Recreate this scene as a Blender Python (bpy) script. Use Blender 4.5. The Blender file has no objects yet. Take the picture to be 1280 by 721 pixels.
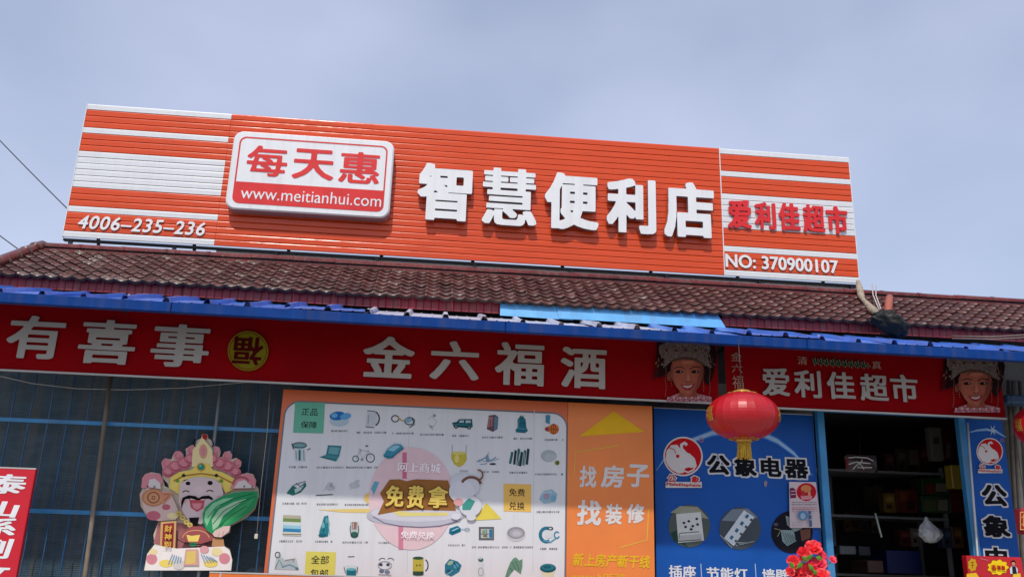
import bpy, bmesh, math, random
import numpy as np
from mathutils import Vector, Matrix, noise
from mathutils.geometry import tessellate_polygon
random.seed(7)
sc = bpy.context.scene
COL = sc.collection

# ------------------------------------------------------------------ camera
F, PITCH, YAW, ROLL, CZ = 1100.0, .2955, .084, .0317, 1.6
cp, sp, cy, sy, cr, sr = math.cos(PITCH), math.sin(PITCH), math.cos(YAW), math.sin(YAW), math.cos(ROLL), math.sin(ROLL)
fwd = Vector((sy*cp, cy*cp, sp)); r0 = Vector((cy, -sy, 0)); u0 = r0.cross(fwd)
RGT = cr*r0 + sr*u0; UPV = -sr*r0 + cr*u0
cam = bpy.data.cameras.new('camera'); cam_o = bpy.data.objects.new('camera', cam); COL.objects.link(cam_o)
M3 = Matrix((RGT, UPV, -fwd)).transposed()
cam_o.matrix_world = Matrix.Translation((0, 0, CZ)) @ M3.to_4x4()
cam.sensor_width = 36; cam.lens = F/1280*36; cam.clip_start = .05; cam.clip_end = 5000
sc.camera = cam_o

# ------------------------------------------------------------------ world, sun, exposure
SUN_EL, SUN_AZ = math.radians(56), math.radians(16)      # azimuth: how far the sun stands to the left of the camera's back
w = bpy.data.worlds.new('World'); sc.world = w; w.use_nodes = True
nt = w.node_tree; N = nt.nodes; L = nt.links
bg = N['Background']; bg.inputs[1].default_value = .105
sky = N.new('ShaderNodeTexSky'); sky.sky_type = 'NISHITA'; sky.sun_disc = False
sky.sun_elevation = SUN_EL; sky.sun_rotation = math.pi + SUN_AZ
sky.air_density = 1.1; sky.dust_density = 1.4; sky.ozone_density = 1.6
tc = N.new('ShaderNodeTexCoord'); mp = N.new('ShaderNodeMapping'); mp.inputs['Scale'].default_value = (1.5, 1.5, 2.8)
mp.inputs['Rotation'].default_value = (0, .25, .6)
n1 = N.new('ShaderNodeTexNoise'); n1.inputs['Scale'].default_value = 1.3; n1.inputs['Detail'].default_value = 5; n1.inputs['Roughness'].default_value = .42
rp = N.new('ShaderNodeValToRGB'); rp.color_ramp.elements[0].position = .34; rp.color_ramp.elements[1].position = .74
rp.color_ramp.elements[0].color = (.34, .34, .34, 1); rp.color_ramp.elements[1].color = (.78, .78, .78, 1)
mx = N.new('ShaderNodeMix'); mx.data_type = 'RGBA'
mx.inputs[7].default_value = (5.6, 6.05, 7.9, 1)
L.new(tc.outputs['Generated'], mp.inputs['Vector']); L.new(mp.outputs[0], n1.inputs['Vector']); L.new(n1.outputs[0], rp.inputs[0])
L.new(rp.outputs[0], mx.inputs[0]); L.new(sky.outputs[0], mx.inputs[6]); L.new(mx.outputs[2], bg.inputs[0])
sun = bpy.data.lights.new('sun', 'SUN'); sun.energy = 2.3; sun.angle = math.radians(1.2); sun.color = (1, .95, .88)
sun_o = bpy.data.objects.new('sun', sun); COL.objects.link(sun_o)
sd = Vector((-math.sin(SUN_AZ)*math.cos(SUN_EL), -math.cos(SUN_AZ)*math.cos(SUN_EL), math.sin(SUN_EL)))   # towards the sun
sun_o.rotation_euler = sd.to_track_quat('Z', 'Y').to_euler()
sc.view_settings.view_transform = 'Standard'; sc.view_settings.look = 'None'; sc.view_settings.exposure = .30; sc.view_settings.gamma = 1

# ------------------------------------------------------------------ helpers
def at(px, py, Y):
    """point of the plane at depth Y that the photograph shows at px, py (used to measure the place)"""
    d = fwd*F + RGT*(px-640) - UPV*(py-360.5)
    t = Y/d.y
    return Vector((d.x*t, Y, CZ + d.z*t))
def lin(c):
    return tuple(((v/255)/12.92 if v/255 <= .04045 else ((v/255+.055)/1.055)**2.4) for v in c) + (1,)
MATS = {}
def mat(name, rgb, rough=.6, metal=0, var=.10, scale=6, bump=0, bscale=60, stretch=(1, 1, 1), streak=0, spec=.5, coat=0, trans=0):
    """procedural surface: two noises vary the colour and the roughness, one gives relief, one vertical streaks"""
    if name in MATS: return MATS[name]
    m = bpy.data.materials.new(name); m.use_nodes = True; n = m.node_tree.nodes; l = m.node_tree.links
    b = n['Principled BSDF']; b.inputs['Metallic'].default_value = metal; b.inputs['Specular IOR Level'].default_value = spec
    b.inputs['Coat Weight'].default_value = coat
    if trans: b.inputs['Transmission Weight'].default_value = trans
    g = n.new('ShaderNodeNewGeometry'); mpn = n.new('ShaderNodeMapping'); mpn.inputs['Scale'].default_value = stretch
    l.new(g.outputs['Position'], mpn.inputs[0])
    a = n.new('ShaderNodeTexNoise'); a.inputs['Scale'].default_value = scale; a.inputs['Detail'].default_value = 6; a.inputs['Roughness'].default_value = .6
    l.new(mpn.outputs[0], a.inputs['Vector'])
    c = lin(rgb) if max(rgb) > 1 else tuple(rgb) + (1,)
    r = n.new('ShaderNodeValToRGB'); r.color_ramp.elements[0].position = .3; r.color_ramp.elements[1].position = .7
    r.color_ramp.elements[0].color = tuple(v*(1-var) for v in c[:3]) + (1,); r.color_ramp.elements[1].color = tuple(min(1, v*(1+var)) for v in c[:3]) + (1,)
    l.new(a.outputs[0], r.inputs[0]); out = r.outputs[0]
    if streak:
        m2 = n.new('ShaderNodeMapping'); m2.inputs['Scale'].default_value = (14, 14, .9); l.new(g.outputs['Position'], m2.inputs[0])
        s = n.new('ShaderNodeTexNoise'); s.inputs['Scale'].default_value = 1.5; s.inputs['Detail'].default_value = 8; l.new(m2.outputs[0], s.inputs['Vector'])
        r2 = n.new('ShaderNodeValToRGB'); r2.color_ramp.elements[0].position = .46; r2.color_ramp.elements[1].position = .68
        r2.color_ramp.elements[0].color = (0, 0, 0, 1); r2.color_ramp.elements[1].color = (streak,)*3 + (1,)
        l.new(s.outputs[0], r2.inputs[0])
        x = n.new('ShaderNodeMix'); x.data_type = 'RGBA'; x.inputs[7].default_value = (.16, .13, .10, 1)
        l.new(r2.outputs[0], x.inputs[0]); l.new(out, x.inputs[6]); out = x.outputs[2]
    l.new(out, b.inputs['Base Color'])
    mr = n.new('ShaderNodeMapRange'); mr.inputs[3].default_value = max(.03, rough-.08); mr.inputs[4].default_value = min(1, rough+.08)
    l.new(a.outputs[0], mr.inputs[0]); l.new(mr.outputs[0], b.inputs['Roughness'])
    if bump:
        q = n.new('ShaderNodeTexNoise'); q.inputs['Scale'].default_value = bscale; q.inputs['Detail'].default_value = 4; l.new(mpn.outputs[0], q.inputs['Vector'])
        bp = n.new('ShaderNodeBump'); bp.inputs['Strength'].default_value = bump; bp.inputs['Distance'].default_value = .01
        l.new(q.outputs[0], bp.inputs['Height']); l.new(bp.outputs[0], b.inputs['Normal'])
    MATS[name] = m
    return m
def ink(rgb, kind='vinyl'):
    """printed colour on vinyl, matt board or paper"""
    nm = 'print_%s_%02x%02x%02x' % (kind, *rgb)
    return mat(nm, rgb, rough=.55 if kind == 'vinyl' else .75, var=.05, scale=9, bump=.0, spec=.10)

def wl(o):
    v = Vector((0, 0, 0))
    while o is not None: v += Vector(o.location); o = o.parent
    return v
def root(name, loc, label, cat, group=None, kind=None):
    o = bpy.data.objects.new(name, None); o.empty_display_size = .05; COL.objects.link(o); o.location = loc
    o['label'] = label; o['category'] = cat
    if group: o['group'] = group
    if kind: o['kind'] = kind
    return o
def tag(o, label, cat, group=None):
    o['label'] = label; o['category'] = cat
    if group: o['group'] = group
    return o

class MB:
    def __init__(s): s.v = []; s.f = []; s.m = []; s.mats = []; s.smooth = []
    def mi(s, m):
        if m not in s.mats: s.mats.append(m)
        return s.mats.index(m)
    def add(s, vs, fs, m, sm=False):
        o = len(s.v); s.v += [tuple(v) for v in vs]; k = s.mi(m)
        for f in fs: s.f.append([o+i for i in f]); s.m.append(k); s.smooth.append(sm)
        return s
    def box(s, x0, x1, y0, y1, z0, z1, m, bev=0):
        if bev > 0:
            bm = bmesh.new(); bmesh.ops.create_cube(bm, size=1)
            for v in bm.verts: v.co = Vector(((x0+x1)/2 + v.co.x*(x1-x0), (y0+y1)/2 + v.co.y*(y1-y0), (z0+z1)/2 + v.co.z*(z1-z0)))
            bmesh.ops.bevel(bm, geom=bm.edges[:], offset=bev, segments=1, affect='EDGES')
            bm.verts.index_update(); s.add([v.co for v in bm.verts], [[v.index for v in f.verts] for f in bm.faces], m); bm.free()
            return s
        vs = [(x, y, z) for x in (x0, x1) for y in (y0, y1) for z in (z0, z1)]
        return s.add(vs, [(0, 1, 3, 2), (4, 6, 7, 5), (0, 4, 5, 1), (2, 3, 7, 6), (0, 2, 6, 4), (1, 5, 7, 3)], m)
    def tube(s, pts, r, m, n=8, cap=True):
        pts = [Vector(p) for p in pts]; rs = r if isinstance(r, (list, tuple)) else [r]*len(pts)
        vs = []; fs = []; ref = None
        for i, p in enumerate(pts):
            d = (pts[min(i+1, len(pts)-1)] - pts[max(i-1, 0)]).normalized()
            a = d.orthogonal().normalized() if ref is None else (ref - d*ref.dot(d)).normalized()
            ref = a; b = d.cross(a)
            for k in range(n):
                t = 2*math.pi*k/n; vs.append(p + (a*math.cos(t) + b*math.sin(t))*rs[i])
        for i in range(len(pts)-1):
            for k in range(n): fs.append((i*n+k, i*n+(k+1) % n, (i+1)*n+(k+1) % n, (i+1)*n+k))
        if cap: fs += [tuple(range(n))[::-1], tuple((len(pts)-1)*n+k for k in range(n))]
        return s.add(vs, fs, m, True)
    def lathe(s, prof, c, m, n=24, fn=None, sm=True):
        vs = []; fs = []
        for r, z in prof:
            for k in range(n):
                t = 2*math.pi*k/n; q = fn(t) if fn else 1
                vs.append((c[0]+r*q*math.cos(t), c[1]+r*q*math.sin(t), c[2]+z))
        for i in range(len(prof)-1):
            for k in range(n): fs.append((i*n+k, i*n+(k+1) % n, (i+1)*n+(k+1) % n, (i+1)*n+k))
        return s.add(vs, fs, m, sm)
    def prism(s, pts, y0, y1, m, ms=None):
        """outline of (x,z) points, front at y0, back at y1"""
        tri = tessellate_polygon([[Vector((p[0], p[1], 0)) for p in pts]]); n = len(pts)
        s.add([(p[0], y0, p[1]) for p in pts], tri, m)
        s.add([(p[0], y1, p[1]) for p in pts], tri, ms or m)
        s.add([(p[0], y0, p[1]) for p in pts] + [(p[0], y1, p[1]) for p in pts], [(i, (i+1) % n, n+(i+1) % n, n+i) for i in range(n)], ms or m)
        return s
    def build(s, name, parent=None, fix=True):
        me = bpy.data.meshes.new(name); off = wl(parent)
        me.from_pydata([tuple(Vector(v)-off) for v in s.v], [], s.f)
        for m in s.mats: me.materials.append(m)
        me.polygons.foreach_set('material_index', s.m); me.polygons.foreach_set('use_smooth', s.smooth)
        if fix:
            bm = bmesh.new(); bm.from_mesh(me); bmesh.ops.recalc_face_normals(bm, faces=bm.faces[:]); bm.to_mesh(me); bm.free()
        me.update()
        o = bpy.data.objects.new(name, me); COL.objects.link(o); o.parent = parent
        return o
def selfroot(o, loc=None):
    """put the origin of a one-mesh thing at its base"""
    me = o.data; c = [v.co for v in me.vertices]
    b = Vector(loc) if loc else Vector((sum(v.x for v in c)/len(c), sum(v.y for v in c)/len(c), min(v.z for v in c)))
    me.transform(Matrix.Translation(-b)); o.location = b; return o

# ------------------------------------------------------------------ heavy lettering: glyphs drawn thicker than the built-in font
GC = {}
def glyph(text, rx=.03, ry=.02, res=110, shear=0, diag=1.35, space=1):
    """outline loops of a line of text in a heavy cut, normalised to its own box"""
    key = (text, rx, ry, res, shear, diag, space)
    if key in GC: return GC[key]
    c = bpy.data.curves.new('g', 'FONT'); c.body = text; c.resolution_u = 3; c.space_character = space
    o = bpy.data.objects.new('g', c); COL.objects.link(o)
    dg = bpy.context.evaluated_depsgraph_get(); dg.update(); me = bpy.data.meshes.new_from_object(o.evaluated_get(dg))
    bpy.data.objects.remove(o); bpy.data.curves.remove(c)
    me.calc_loop_triangles()
    V = np.array([v.co[:2] for v in me.vertices]); T = np.array([t.vertices[:] for t in me.loop_triangles]); bpy.data.meshes.remove(me)
    V[:, 0] += V[:, 1]*shear
    pad = max(rx, ry) + .05; lo = V.min(0) - pad; hi = V.max(0) + pad
    W, H = int((hi[0]-lo[0])*res)+2, int((hi[1]-lo[1])*res)+2
    img = np.zeros((H, W), bool); P = (V-lo)*res
    for a, b, d in T:
        A, B, D = P[a], P[b], P[d]
        x0, x1 = int(max(0, min(A[0], B[0], D[0])-1)), int(min(W-1, max(A[0], B[0], D[0])+2)); y0, y1 = int(max(0, min(A[1], B[1], D[1])-1)), int(min(H-1, max(A[1], B[1], D[1])+2))
        X, Yg = np.meshgrid(np.arange(x0, x1), np.arange(y0, y1)); e = []
        for p, q in ((A, B), (B, D), (D, A)): e.append((q[0]-p[0])*(Yg-p[1]) - (q[1]-p[1])*(X-p[0]))
        e = np.array(e); img[y0:y1, x0:x1] |= (e >= -1e-6).all(0) | (e <= 1e-6).all(0)
    kx, ky = rx*res, ry*res; out = img.copy(); im = img
    for dx in range(-int(kx), int(kx)+1):
        for dy in range(-int(ky), int(ky)+1):
            if kx > 0 and ky > 0 and abs(dx)/kx + abs(dy)/ky > diag: continue
            out |= np.roll(np.roll(im, dx, 1), dy, 0)
    g = out.astype(float); k = np.array([.06, .24, .4, .24, .06])
    for ax in (0, 1): g = sum(k[i]*np.roll(g, i-2, ax) for i in range(5))
    # marching squares
    S = (g > .5).astype(int); code = S[:-1, :-1] + 2*S[:-1, 1:] + 4*S[1:, 1:] + 8*S[1:, :-1]
    seg = {1: [(3, 0)], 2: [(0, 1)], 3: [(3, 1)], 4: [(1, 2)], 5: [(3, 2), (1, 0)], 6: [(0, 2)], 7: [(3, 2)], 8: [(2, 3)], 9: [(2, 0)], 10: [(0, 3), (2, 1)], 11: [(2, 1)], 12: [(1, 3)], 13: [(1, 0)], 14: [(0, 3)]}
    nxt = {}
    ys, xs = np.nonzero((code > 0) & (code < 15))
    def ek(x, y, e): return ((x, y, 0), (x+1, y, 1), (x, y+1, 0), (x, y, 1))[e]
    for y, x in zip(ys.tolist(), xs.tolist()):
        for a, b in seg[int(code[y, x])]: nxt[ek(x, y, a)] = ek(x, y, b)
    def pt(k):
        x, y, t = k
        if t == 0: a, b = g[y, x], g[y, x+1]; return (x+(.5-a)/(b-a), y)
        a, b = g[y, x], g[y+1, x]; return (x, y+(.5-a)/(b-a))
    loops = []
    while nxt:
        s0 = next(iter(nxt)); lp = []; c0 = s0
        while c0 in nxt: n_ = nxt.pop(c0); lp.append(pt(c0)); c0 = n_
        if len(lp) > 6: loops.append(lp)
    def rdp(p, eps):
        if len(p) < 3: return p
        a, b = np.array(p[0]), np.array(p[-1]); d = b-a; n_ = np.hypot(*d); q = np.array(p)
        ds = np.abs(d[0]*(q[:, 1]-a[1]) - d[1]*(q[:, 0]-a[0]))/n_ if n_ > 1e-9 else np.hypot(q[:, 0]-a[0], q[:, 1]-a[1])
        i = int(ds.argmax())
        return rdp(p[:i+1], eps)[:-1] + rdp(p[i:], eps) if ds[i] > eps else [p[0], p[-1]]
    res_l = []
    for lp in loops:
        h = len(lp)//2; q = rdp(lp[:h+1], .33)[:-1] + rdp(lp[h:]+lp[:1], .33)[:-1]
        if len(q) > 2: res_l.append(np.array(q))
    al = np.concatenate(res_l); mn, mxx = al.min(0), al.max(0)
    out_l = [(q-mn)/(mxx-mn) for q in res_l]
    GC[key] = (out_l, (mxx[0]-mn[0])/(mxx[1]-mn[1]))
    return GC[key]
def letters(text, box, Y, m, parent=None, name='lettering', depth=.0006, ms=None, out=None, flip=False, **kw):
    """solid letters whose front lies at depth Y, filling the rectangle that the photograph's box (px) spans there"""
    loops, asp = glyph(text, **kw); x0, y0, x1, y1 = box
    xm, ym = (x0+x1)/2, (y0+y1)/2
    sl = slope_at(xm, ym); hh = max(.35*(y1-y0), (y1-y0) - abs(sl)*(x1-x0))/2; y0, y1 = ym-hh, ym+hh
    X0, X1, Z0, Z1 = at(x0, ym, Y).x, at(x1, ym, Y).x, at(xm, y1, Y).z, at(xm, y0, Y).z
    return loops_obj(loops, X0, X1, Z0, Z1, Y, m, parent, name, depth, ms, flip)
def slope_at(x, y):
    """how steeply a level line of the facade runs at this point of the photograph"""
    return (-UPV.x*F/1 - 0 - (y-360.5)*fwd.x) / (RGT.x*F - (x-640)*fwd.x)
def loops_obj(loops, X0, X1, Z0, Z1, Y, m, parent, name, depth, ms=None, flip=False):
    c = bpy.data.curves.new('g', 'CURVE'); c.dimensions = '2D'; c.fill_mode = 'BOTH'
    c.extrude = depth/2 if depth > .001 else 0
    for q in loops:
        s = c.splines.new('POLY'); s.points.add(len(q)-1)
        for i, (u, v) in enumerate(q):
            if flip: u, v = 1-u, 1-v
            s.points[i].co = (X0+(X1-X0)*u, Z0+(Z1-Z0)*v, 0, 1)
        s.use_cyclic_u = True
    o = bpy.data.objects.new('g', c); COL.objects.link(o); dg = bpy.context.evaluated_depsgraph_get(); dg.update()
    me = bpy.data.meshes.new_from_object(o.evaluated_get(dg)); bpy.data.objects.remove(o); bpy.data.curves.remove(c)
    me.name = name; off = wl(parent)
    R = Matrix(((1, 0, 0, 0), (0, 0, -1, 0), (0, 1, 0, 0), (0, 0, 0, 1)))     # x->x, y->z, z->-y
    me.transform(Matrix.Translation(Vector((0, Y + (depth/2 if depth > .001 else 0), 0)) - off) @ R)
    me.materials.clear(); me.materials.append(m)
    if ms:
        me.materials.append(ms)
        for p in me.polygons: p.material_index = 0 if abs(p.normal.y) > .9 else 1
    for p in me.polygons: p.use_smooth = False
    ob = bpy.data.objects.new(name, me); COL.objects.link(ob); ob.parent = parent
    return ob

class Print:
    """flat print: coloured shapes measured in the photograph's pixels, laid on a board whose front is at Y"""
    def __init__(s, Y, T=None, kind='vinyl'): s.mb = MB(); s.Y = Y; s.n = 0; s.T = T or (lambda x, y: (x, y)); s.kind = kind
    def _w(s, pts):
        yy = s.Y - .0008 - .0004*s.n
        return [at(*s.T(x, y), yy) for x, y in pts]
    def poly(s, pts, c):
        q = s._w(pts); tri = tessellate_polygon([[Vector((p.x, p.z, 0)) for p in q]]); s.mb.add(q, tri, c if not isinstance(c, tuple) else ink(c, s.kind)); s.n += 1; return s
    def ell(s, x, y, rx, ry, c, rot=0, n=20):
        ca, sa = math.cos(rot), math.sin(rot)
        return s.poly([(x+rx*math.cos(t)*ca-ry*math.sin(t)*sa, y+rx*math.cos(t)*sa+ry*math.sin(t)*ca) for t in [2*math.pi*i/n for i in range(n)]], c)
    def line(s, pts, wd, c):
        Lf, Rt = [], []
        for i, (x, y) in enumerate(pts):
            ax, ay = pts[max(i-1, 0)]; bx, by = pts[min(i+1, len(pts)-1)]; d = math.hypot(bx-ax, by-ay) or 1
            nx, ny = -(by-ay)/d, (bx-ax)/d; Lf.append((x+nx*wd/2, y+ny*wd/2)); Rt.append((x-nx*wd/2, y-ny*wd/2))
        q = s._w(Lf+Rt); n = len(pts)
        s.mb.add(q, [(i, i+1, n+i+1, n+i) for i in range(n-1)], ink(c, s.kind)); s.n += 1; return s
    def rect(s, x0, y0, x1, y1, c): return s.poly([(x0, y0), (x1, y0), (x1, y1), (x0, y1)], c)
    def ring(s, x, y, rx, ry, wd, c, a0=0, a1=360, n=22):
        return s.line([(x+rx*math.cos(math.radians(a0+(a1-a0)*i/n)), y+ry*math.sin(math.radians(a0+(a1-a0)*i/n))) for i in range(n+1)], wd, c)
    def build(s, name, parent): return s.mb.build(name, parent, fix=False)
def crop(ox, oy, k): return lambda x, y: (ox+x/k, oy+y/k)

# ------------------------------------------------------------------ materials
m_orange = mat('orange painted aluminium', (.70, .074, .012), rough=.24, var=.07, scale=3, bump=.35, bscale=2.2, stretch=(1, 1, 8), spec=.42, streak=.05)
m_white = mat('white painted aluminium', (.74, .75, .75), rough=.32, var=.04, scale=3, bump=.2, bscale=2.2, stretch=(1, 1, 8), streak=.05)
m_letter = mat('white letter face', (.80, .80, .79), rough=.4, var=.03, streak=.08)
m_side = mat('grey letter side', (.30, .29, .31), rough=.4, metal=.3)
m_badge_side = mat('grey badge side', (.42, .40, .46), rough=.35)
m_redpaint = mat('red letter', (.68, .012, .012), rough=.4)
m_dark = mat('dark steel', (.03, .03, .035), rough=.5, metal=.3, var=.3)
m_tile = mat('glazed brown tile', (.060, .0125, .009), rough=.5, var=.35, scale=9, bump=.3, bscale=26, spec=.35)
m_tile_b = mat('glazed tile dusty', (.082, .020, .014), rough=.44, var=.4, scale=7, bump=.6, bscale=22)
m_tile_c = mat('glazed tile weathered', (.12, .07, .055), rough=.28, var=.4, scale=8, bump=.6, bscale=24)
m_ridge = mat('ridge tile', (.135, .012, .009), rough=.25, var=.3, scale=5, bump=.3, streak=.3)
m_mortar = mat('mortar', (.13, .10, .085), rough=.9, var=.4, scale=12, bump=1)
m_maroon = mat('maroon sheet', (.24, .014, .028), rough=.5, var=.15, streak=.3)
m_skyblue = mat('light blue sheet', (.13, .43, .78), rough=.35, var=.10, streak=.18)
m_canopy = mat('blue canopy sheet', (.07, .20, .62), rough=.30, var=.18, streak=.25, bump=.2, bscale=5)
m_gutter = mat('blue gutter', (.001, .040, .205), rough=.5, var=.14, streak=.12, spec=.15)
m_bluesteel = mat('blue steel', (.015, .17, .48), rough=.4, var=.15, streak=.25)
m_bluesteel_l = mat('faded blue steel', (.03, .22, .46), rough=.45, var=.2, streak=.3)
m_redfab = mat('red banner fabric', (.26, .0008, .003), rough=.7, var=.10, scale=2.5, spec=.06, bump=.15, bscale=3)
m_bannertxt = mat('banner print', (.38, .345, .30), rough=.6, var=.06)
m_edge = mat('white edging', (.45, .43, .40), rough=.6)
m_mesh = mat('dark shutter', (.04, .080, .108), rough=.55, var=.25, scale=8, streak=.35, stretch=(1, 1, 3))
m_greywall = mat('grey plaster', (.20, .20, .19), rough=.9, var=.2, bump=.4, streak=.4)
m_darkwall = mat('dark plaster', (.045, .045, .05), rough=.9, var=.3, streak=.2)  # darker plaster tone, used on the header walls only
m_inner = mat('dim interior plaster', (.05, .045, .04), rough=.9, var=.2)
m_pole = mat('weathered pole', (.22, .17, .12), rough=.7, var=.3, streak=.5)
m_blackplastic = mat('black plastic film', (.010, .011, .010), spec=.22, rough=.5, var=.3, bump=.8, bscale=14)
m_cable = mat('black cable', (.02, .02, .022), rough=.5)
m_gold = mat('gold trim', (.62, .36, .06), rough=.35, metal=.4, var=.2)
m_yellowfringe = mat('yellow fringe', (.55, .34, .03), rough=.8, var=.3, scale=40)

# ------------------------------------------------------------------ ground
def sheet(name, x0, x1, y0, y1, z, m, kind='structure'):
    o = MB().add([(x0, y0, z), (x1, y0, z), (x1, y1, z), (x0, y1, z)], [(0, 1, 2, 3)], m).build(name, fix=False); o['kind'] = kind; return o
m_ground = mat('dry earth', (.20, .18, .15), rough=.95, var=.3, scale=.6, bump=.5)
m_asphalt = mat('asphalt', (.055, .055, .055), rough=.9, var=.25, scale=3, bump=.5, bscale=90)
m_pave = mat('concrete pavement', (.36, .35, .32), rough=.9, var=.15, scale=1.3, bump=.4)
sheet('ground', -900, 900, -900, 1500, -.12, m_ground)
sheet('road', -300, 300, -9, -1.2, -.116, m_asphalt)
sheet('road_marking', -300, 300, -5.2, -5.05, -.112, mat('road paint', (.7, .7, .68), rough=.8))
pv = MB().box(-12, 14, -1.2, 6.9, -.13, 0, m_pave).build('pavement'); pv['kind'] = 'structure'
kb = MB().box(-12, 14, -1.36, -1.2, -.13, .012, mat('kerb stone', (.42, .41, .39), rough=.9, bump=.4), .01).build('kerb'); kb['kind'] = 'structure'

# ------------------------------------------------------------------ building
XL, XR = -3.30, 7.0
DL, DR = at(1038, 600, 6.7).x, at(1204, 600, 6.7).x        # door opening
bld = root('shop_building', (1.8, 8.6, 0), 'single storey shop with a brown tiled roof and a dark open doorway on the right', 'building')
wb = MB()
wb.box(XL, DL-.06, 6.80, 6.98, 2.98, 3.55, m_darkwall)                 # header over the shutter
wb.box(XL, DL-.06, 6.80, 6.98, 0, .35, m_greywall)
wb.box(DR+.20, XR, 6.80, 6.98, 0, 3.55, m_greywall)
wb.box(DL-.06, DR+.20, 6.80, 6.98, 2.86, 3.55, m_darkwall)
wb.box(at(818, 600, 6.7).x-.02, DL-.06, 6.802, 6.978, .35, 2.98, m_greywall)
wb.build('front_wall', bld)
MB().box(XL, XL+.2, 6.98, 10.6, 0, 3.6, m_greywall).build('side_wall', bld)
MB().box(XR-.2, XR, 6.98, 10.6, 0, 3.6, m_greywall).build('side_wall', bld)
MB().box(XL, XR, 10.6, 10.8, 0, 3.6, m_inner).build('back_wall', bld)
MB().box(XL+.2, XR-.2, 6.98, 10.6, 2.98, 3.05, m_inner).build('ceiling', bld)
MB().box(XL+.2, XR-.2, 6.98, 10.6, 0, .03, mat('floor tile', (.10, .09, .08), rough=.4)).build('floor', bld)

# roof: slopes, tiles, ridge, verge, fascia
EY, RY_, EZ, SL = 6.40, 7.20, 3.436, math.atan(.60)
dk = MB()
ez = EZ-.02
dk.add([(XL, 6.48, ez+.036), (XR+.3, 6.48, ez+.036), (XR+.3, RY_, ez+.78*.60), (XL, RY_, ez+.78*.60), (XL, 11.1, 3.3), (XR+.3, 11.1, 3.3)], [(0, 1, 2, 3), (3, 2, 5, 4)], m_dark)
dk.add([(XL, 6.48, ez+.006), (XR+.3, 6.48, ez+.006), (XR+.3, RY_, ez+.78*.60-.03), (XL, RY_, ez+.78*.60-.03), (XL, 11.1, 3.27), (XR+.3, 11.1, 3.27)], [(0, 1, 2, 3), (3, 2, 5, 4)], m_dark)
roof = dk.build('roof', bld, fix=False)
m_tend = mat('tile end clay', (.055, .032, .026), spec=.2, rough=.6, var=.5, scale=14, bump=.6, bscale=40)
TP = .0985; ROWS = 8; RL = (RY_-.05-EY)/math.cos(SL)/ROWS
def tile_verts(seed=0):
    n = 10; vs = []; fs = []
    prof = [(TP*i/n, .019*(abs(math.sin(math.pi*(i/n-.06)))**.8)*-1 + .019) for i in range(n+1)]
    d = Vector((0, math.cos(SL), math.sin(SL))); nn = Vector((0, -math.sin(SL), math.cos(SL)))
    for (t, lift) in ((-.012, .014), (RL*.5, .012), (RL+.01, .000)):
        for x, z in prof: vs.append(Vector((x, 0, 0)) + d*t + nn*(z+lift))
    for x, z in prof: vs.append(Vector((x, 0, 0)) + d*-.012 + nn*(z+.014-.020))
    m = n+1
    for k in range(2):
        for i in range(n): fs.append((k*m+i, k*m+i+1, (k+1)*m+i+1, (k+1)*m+i))
    for i in range(n): fs.append((i, 3*m+i, 3*m+i+1, i+1))
    return vs, fs
tv, tf = tile_verts()
def tile_mesh(m):
    me = bpy.data.meshes.new('roof_tile'); me.from_pydata([tuple(v) for v in tv], [], tf); me.materials.append(m)
    me.materials.append(m_tend)
    for i, p in enumerate(me.polygons):
        p.use_smooth = i < 20; p.material_index = 0 if i < 20 else 1
    return me
tms = [tile_mesh(m) for m in (m_tile, m_tile_b, m_tile_c)]
rest = MB(); cnt = 0; ro = wl(roof); rr = random.Random(3)
ncol = int((XR+.2-XL)/TP)
cells = [(r, c) for r in range(ROWS) for c in range(ncol)]
for r, c in cells:
    x = XL+.03+c*TP; p = Vector((x, EY, EZ)) + Vector((0, math.cos(SL), math.sin(SL)))*RL*r
    p += Vector((rr.uniform(-.002, .002), 0, rr.uniform(-.0025, .0025)))
    vis = x < 5.2
    if c < 30: mi = rr.choices((0, 1, 2), (4, 3, 4 if r < 1 else .7))[0]
    else: mi = rr.choices((0, 1, 2), (5, 4, .12))[0]
    if vis and cnt < 300 and r < 4:
        o = bpy.data.objects.new('roof_tile', tms[mi]); COL.objects.link(o); o.parent = roof; o.location = p-ro
        o.rotation_euler = (rr.uniform(-.03, .03), rr.uniform(-.03, .03), rr.uniform(-.012, .012)); cnt += 1
    else: rest.add([v+p for v in tv], tf, (m_tile, m_tile_b, m_tile_c)[mi])
tr = rest.build('roof_tiles', roof, fix=False); tr['kind'] = 'stuff'
tr.data.polygons.foreach_set('use_smooth', [(i % 30) < 20 for i in range(len(tr.data.polygons))])
# ridge
rz = 3.425 + (RY_-EY)*.60
ridge = MB().box(XL+.02, XR+.2, RY_-.035, RY_+.06, rz-.07, rz+.035, m_dark).build('ridge', bld)
x = XL-.02; k = 0
while x < XR+.1:
    ln = .345; mb = MB(); pr = [(-.056, -.010), (-.054, .008), (-.042, .024), (-.02, .034), (.02, .034), (.042, .024), (.054, .008), (.056, -.010)]
    z = rz + .028 + rr.uniform(-.003, .003); g = [(x+.002, 1.0), (x+ln-.03, .97), (x+ln-.029, 1.07), (x+ln, 1.07)]
    vs = [(gx, RY_ + a*s_, z + b*s_) for gx, s_ in g for a, b in pr]
    n = len(pr); fs = [(i*n+j, i*n+j+1, (i+1)*n+j+1, (i+1)*n+j) for i in range(3) for j in range(n-1)] + [tuple(range(n)), tuple(range(3*n, 4*n))]
    o = mb.add(vs, fs, m_ridge).build('ridge_tile', ridge); x += ln
# thin tile course just under the ridge
MB().box(XL+.02, XR+.2, RY_-.074, RY_-.036, rz-.030, rz-.006, m_ridge, .004).build('ridge_course', ridge)
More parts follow.
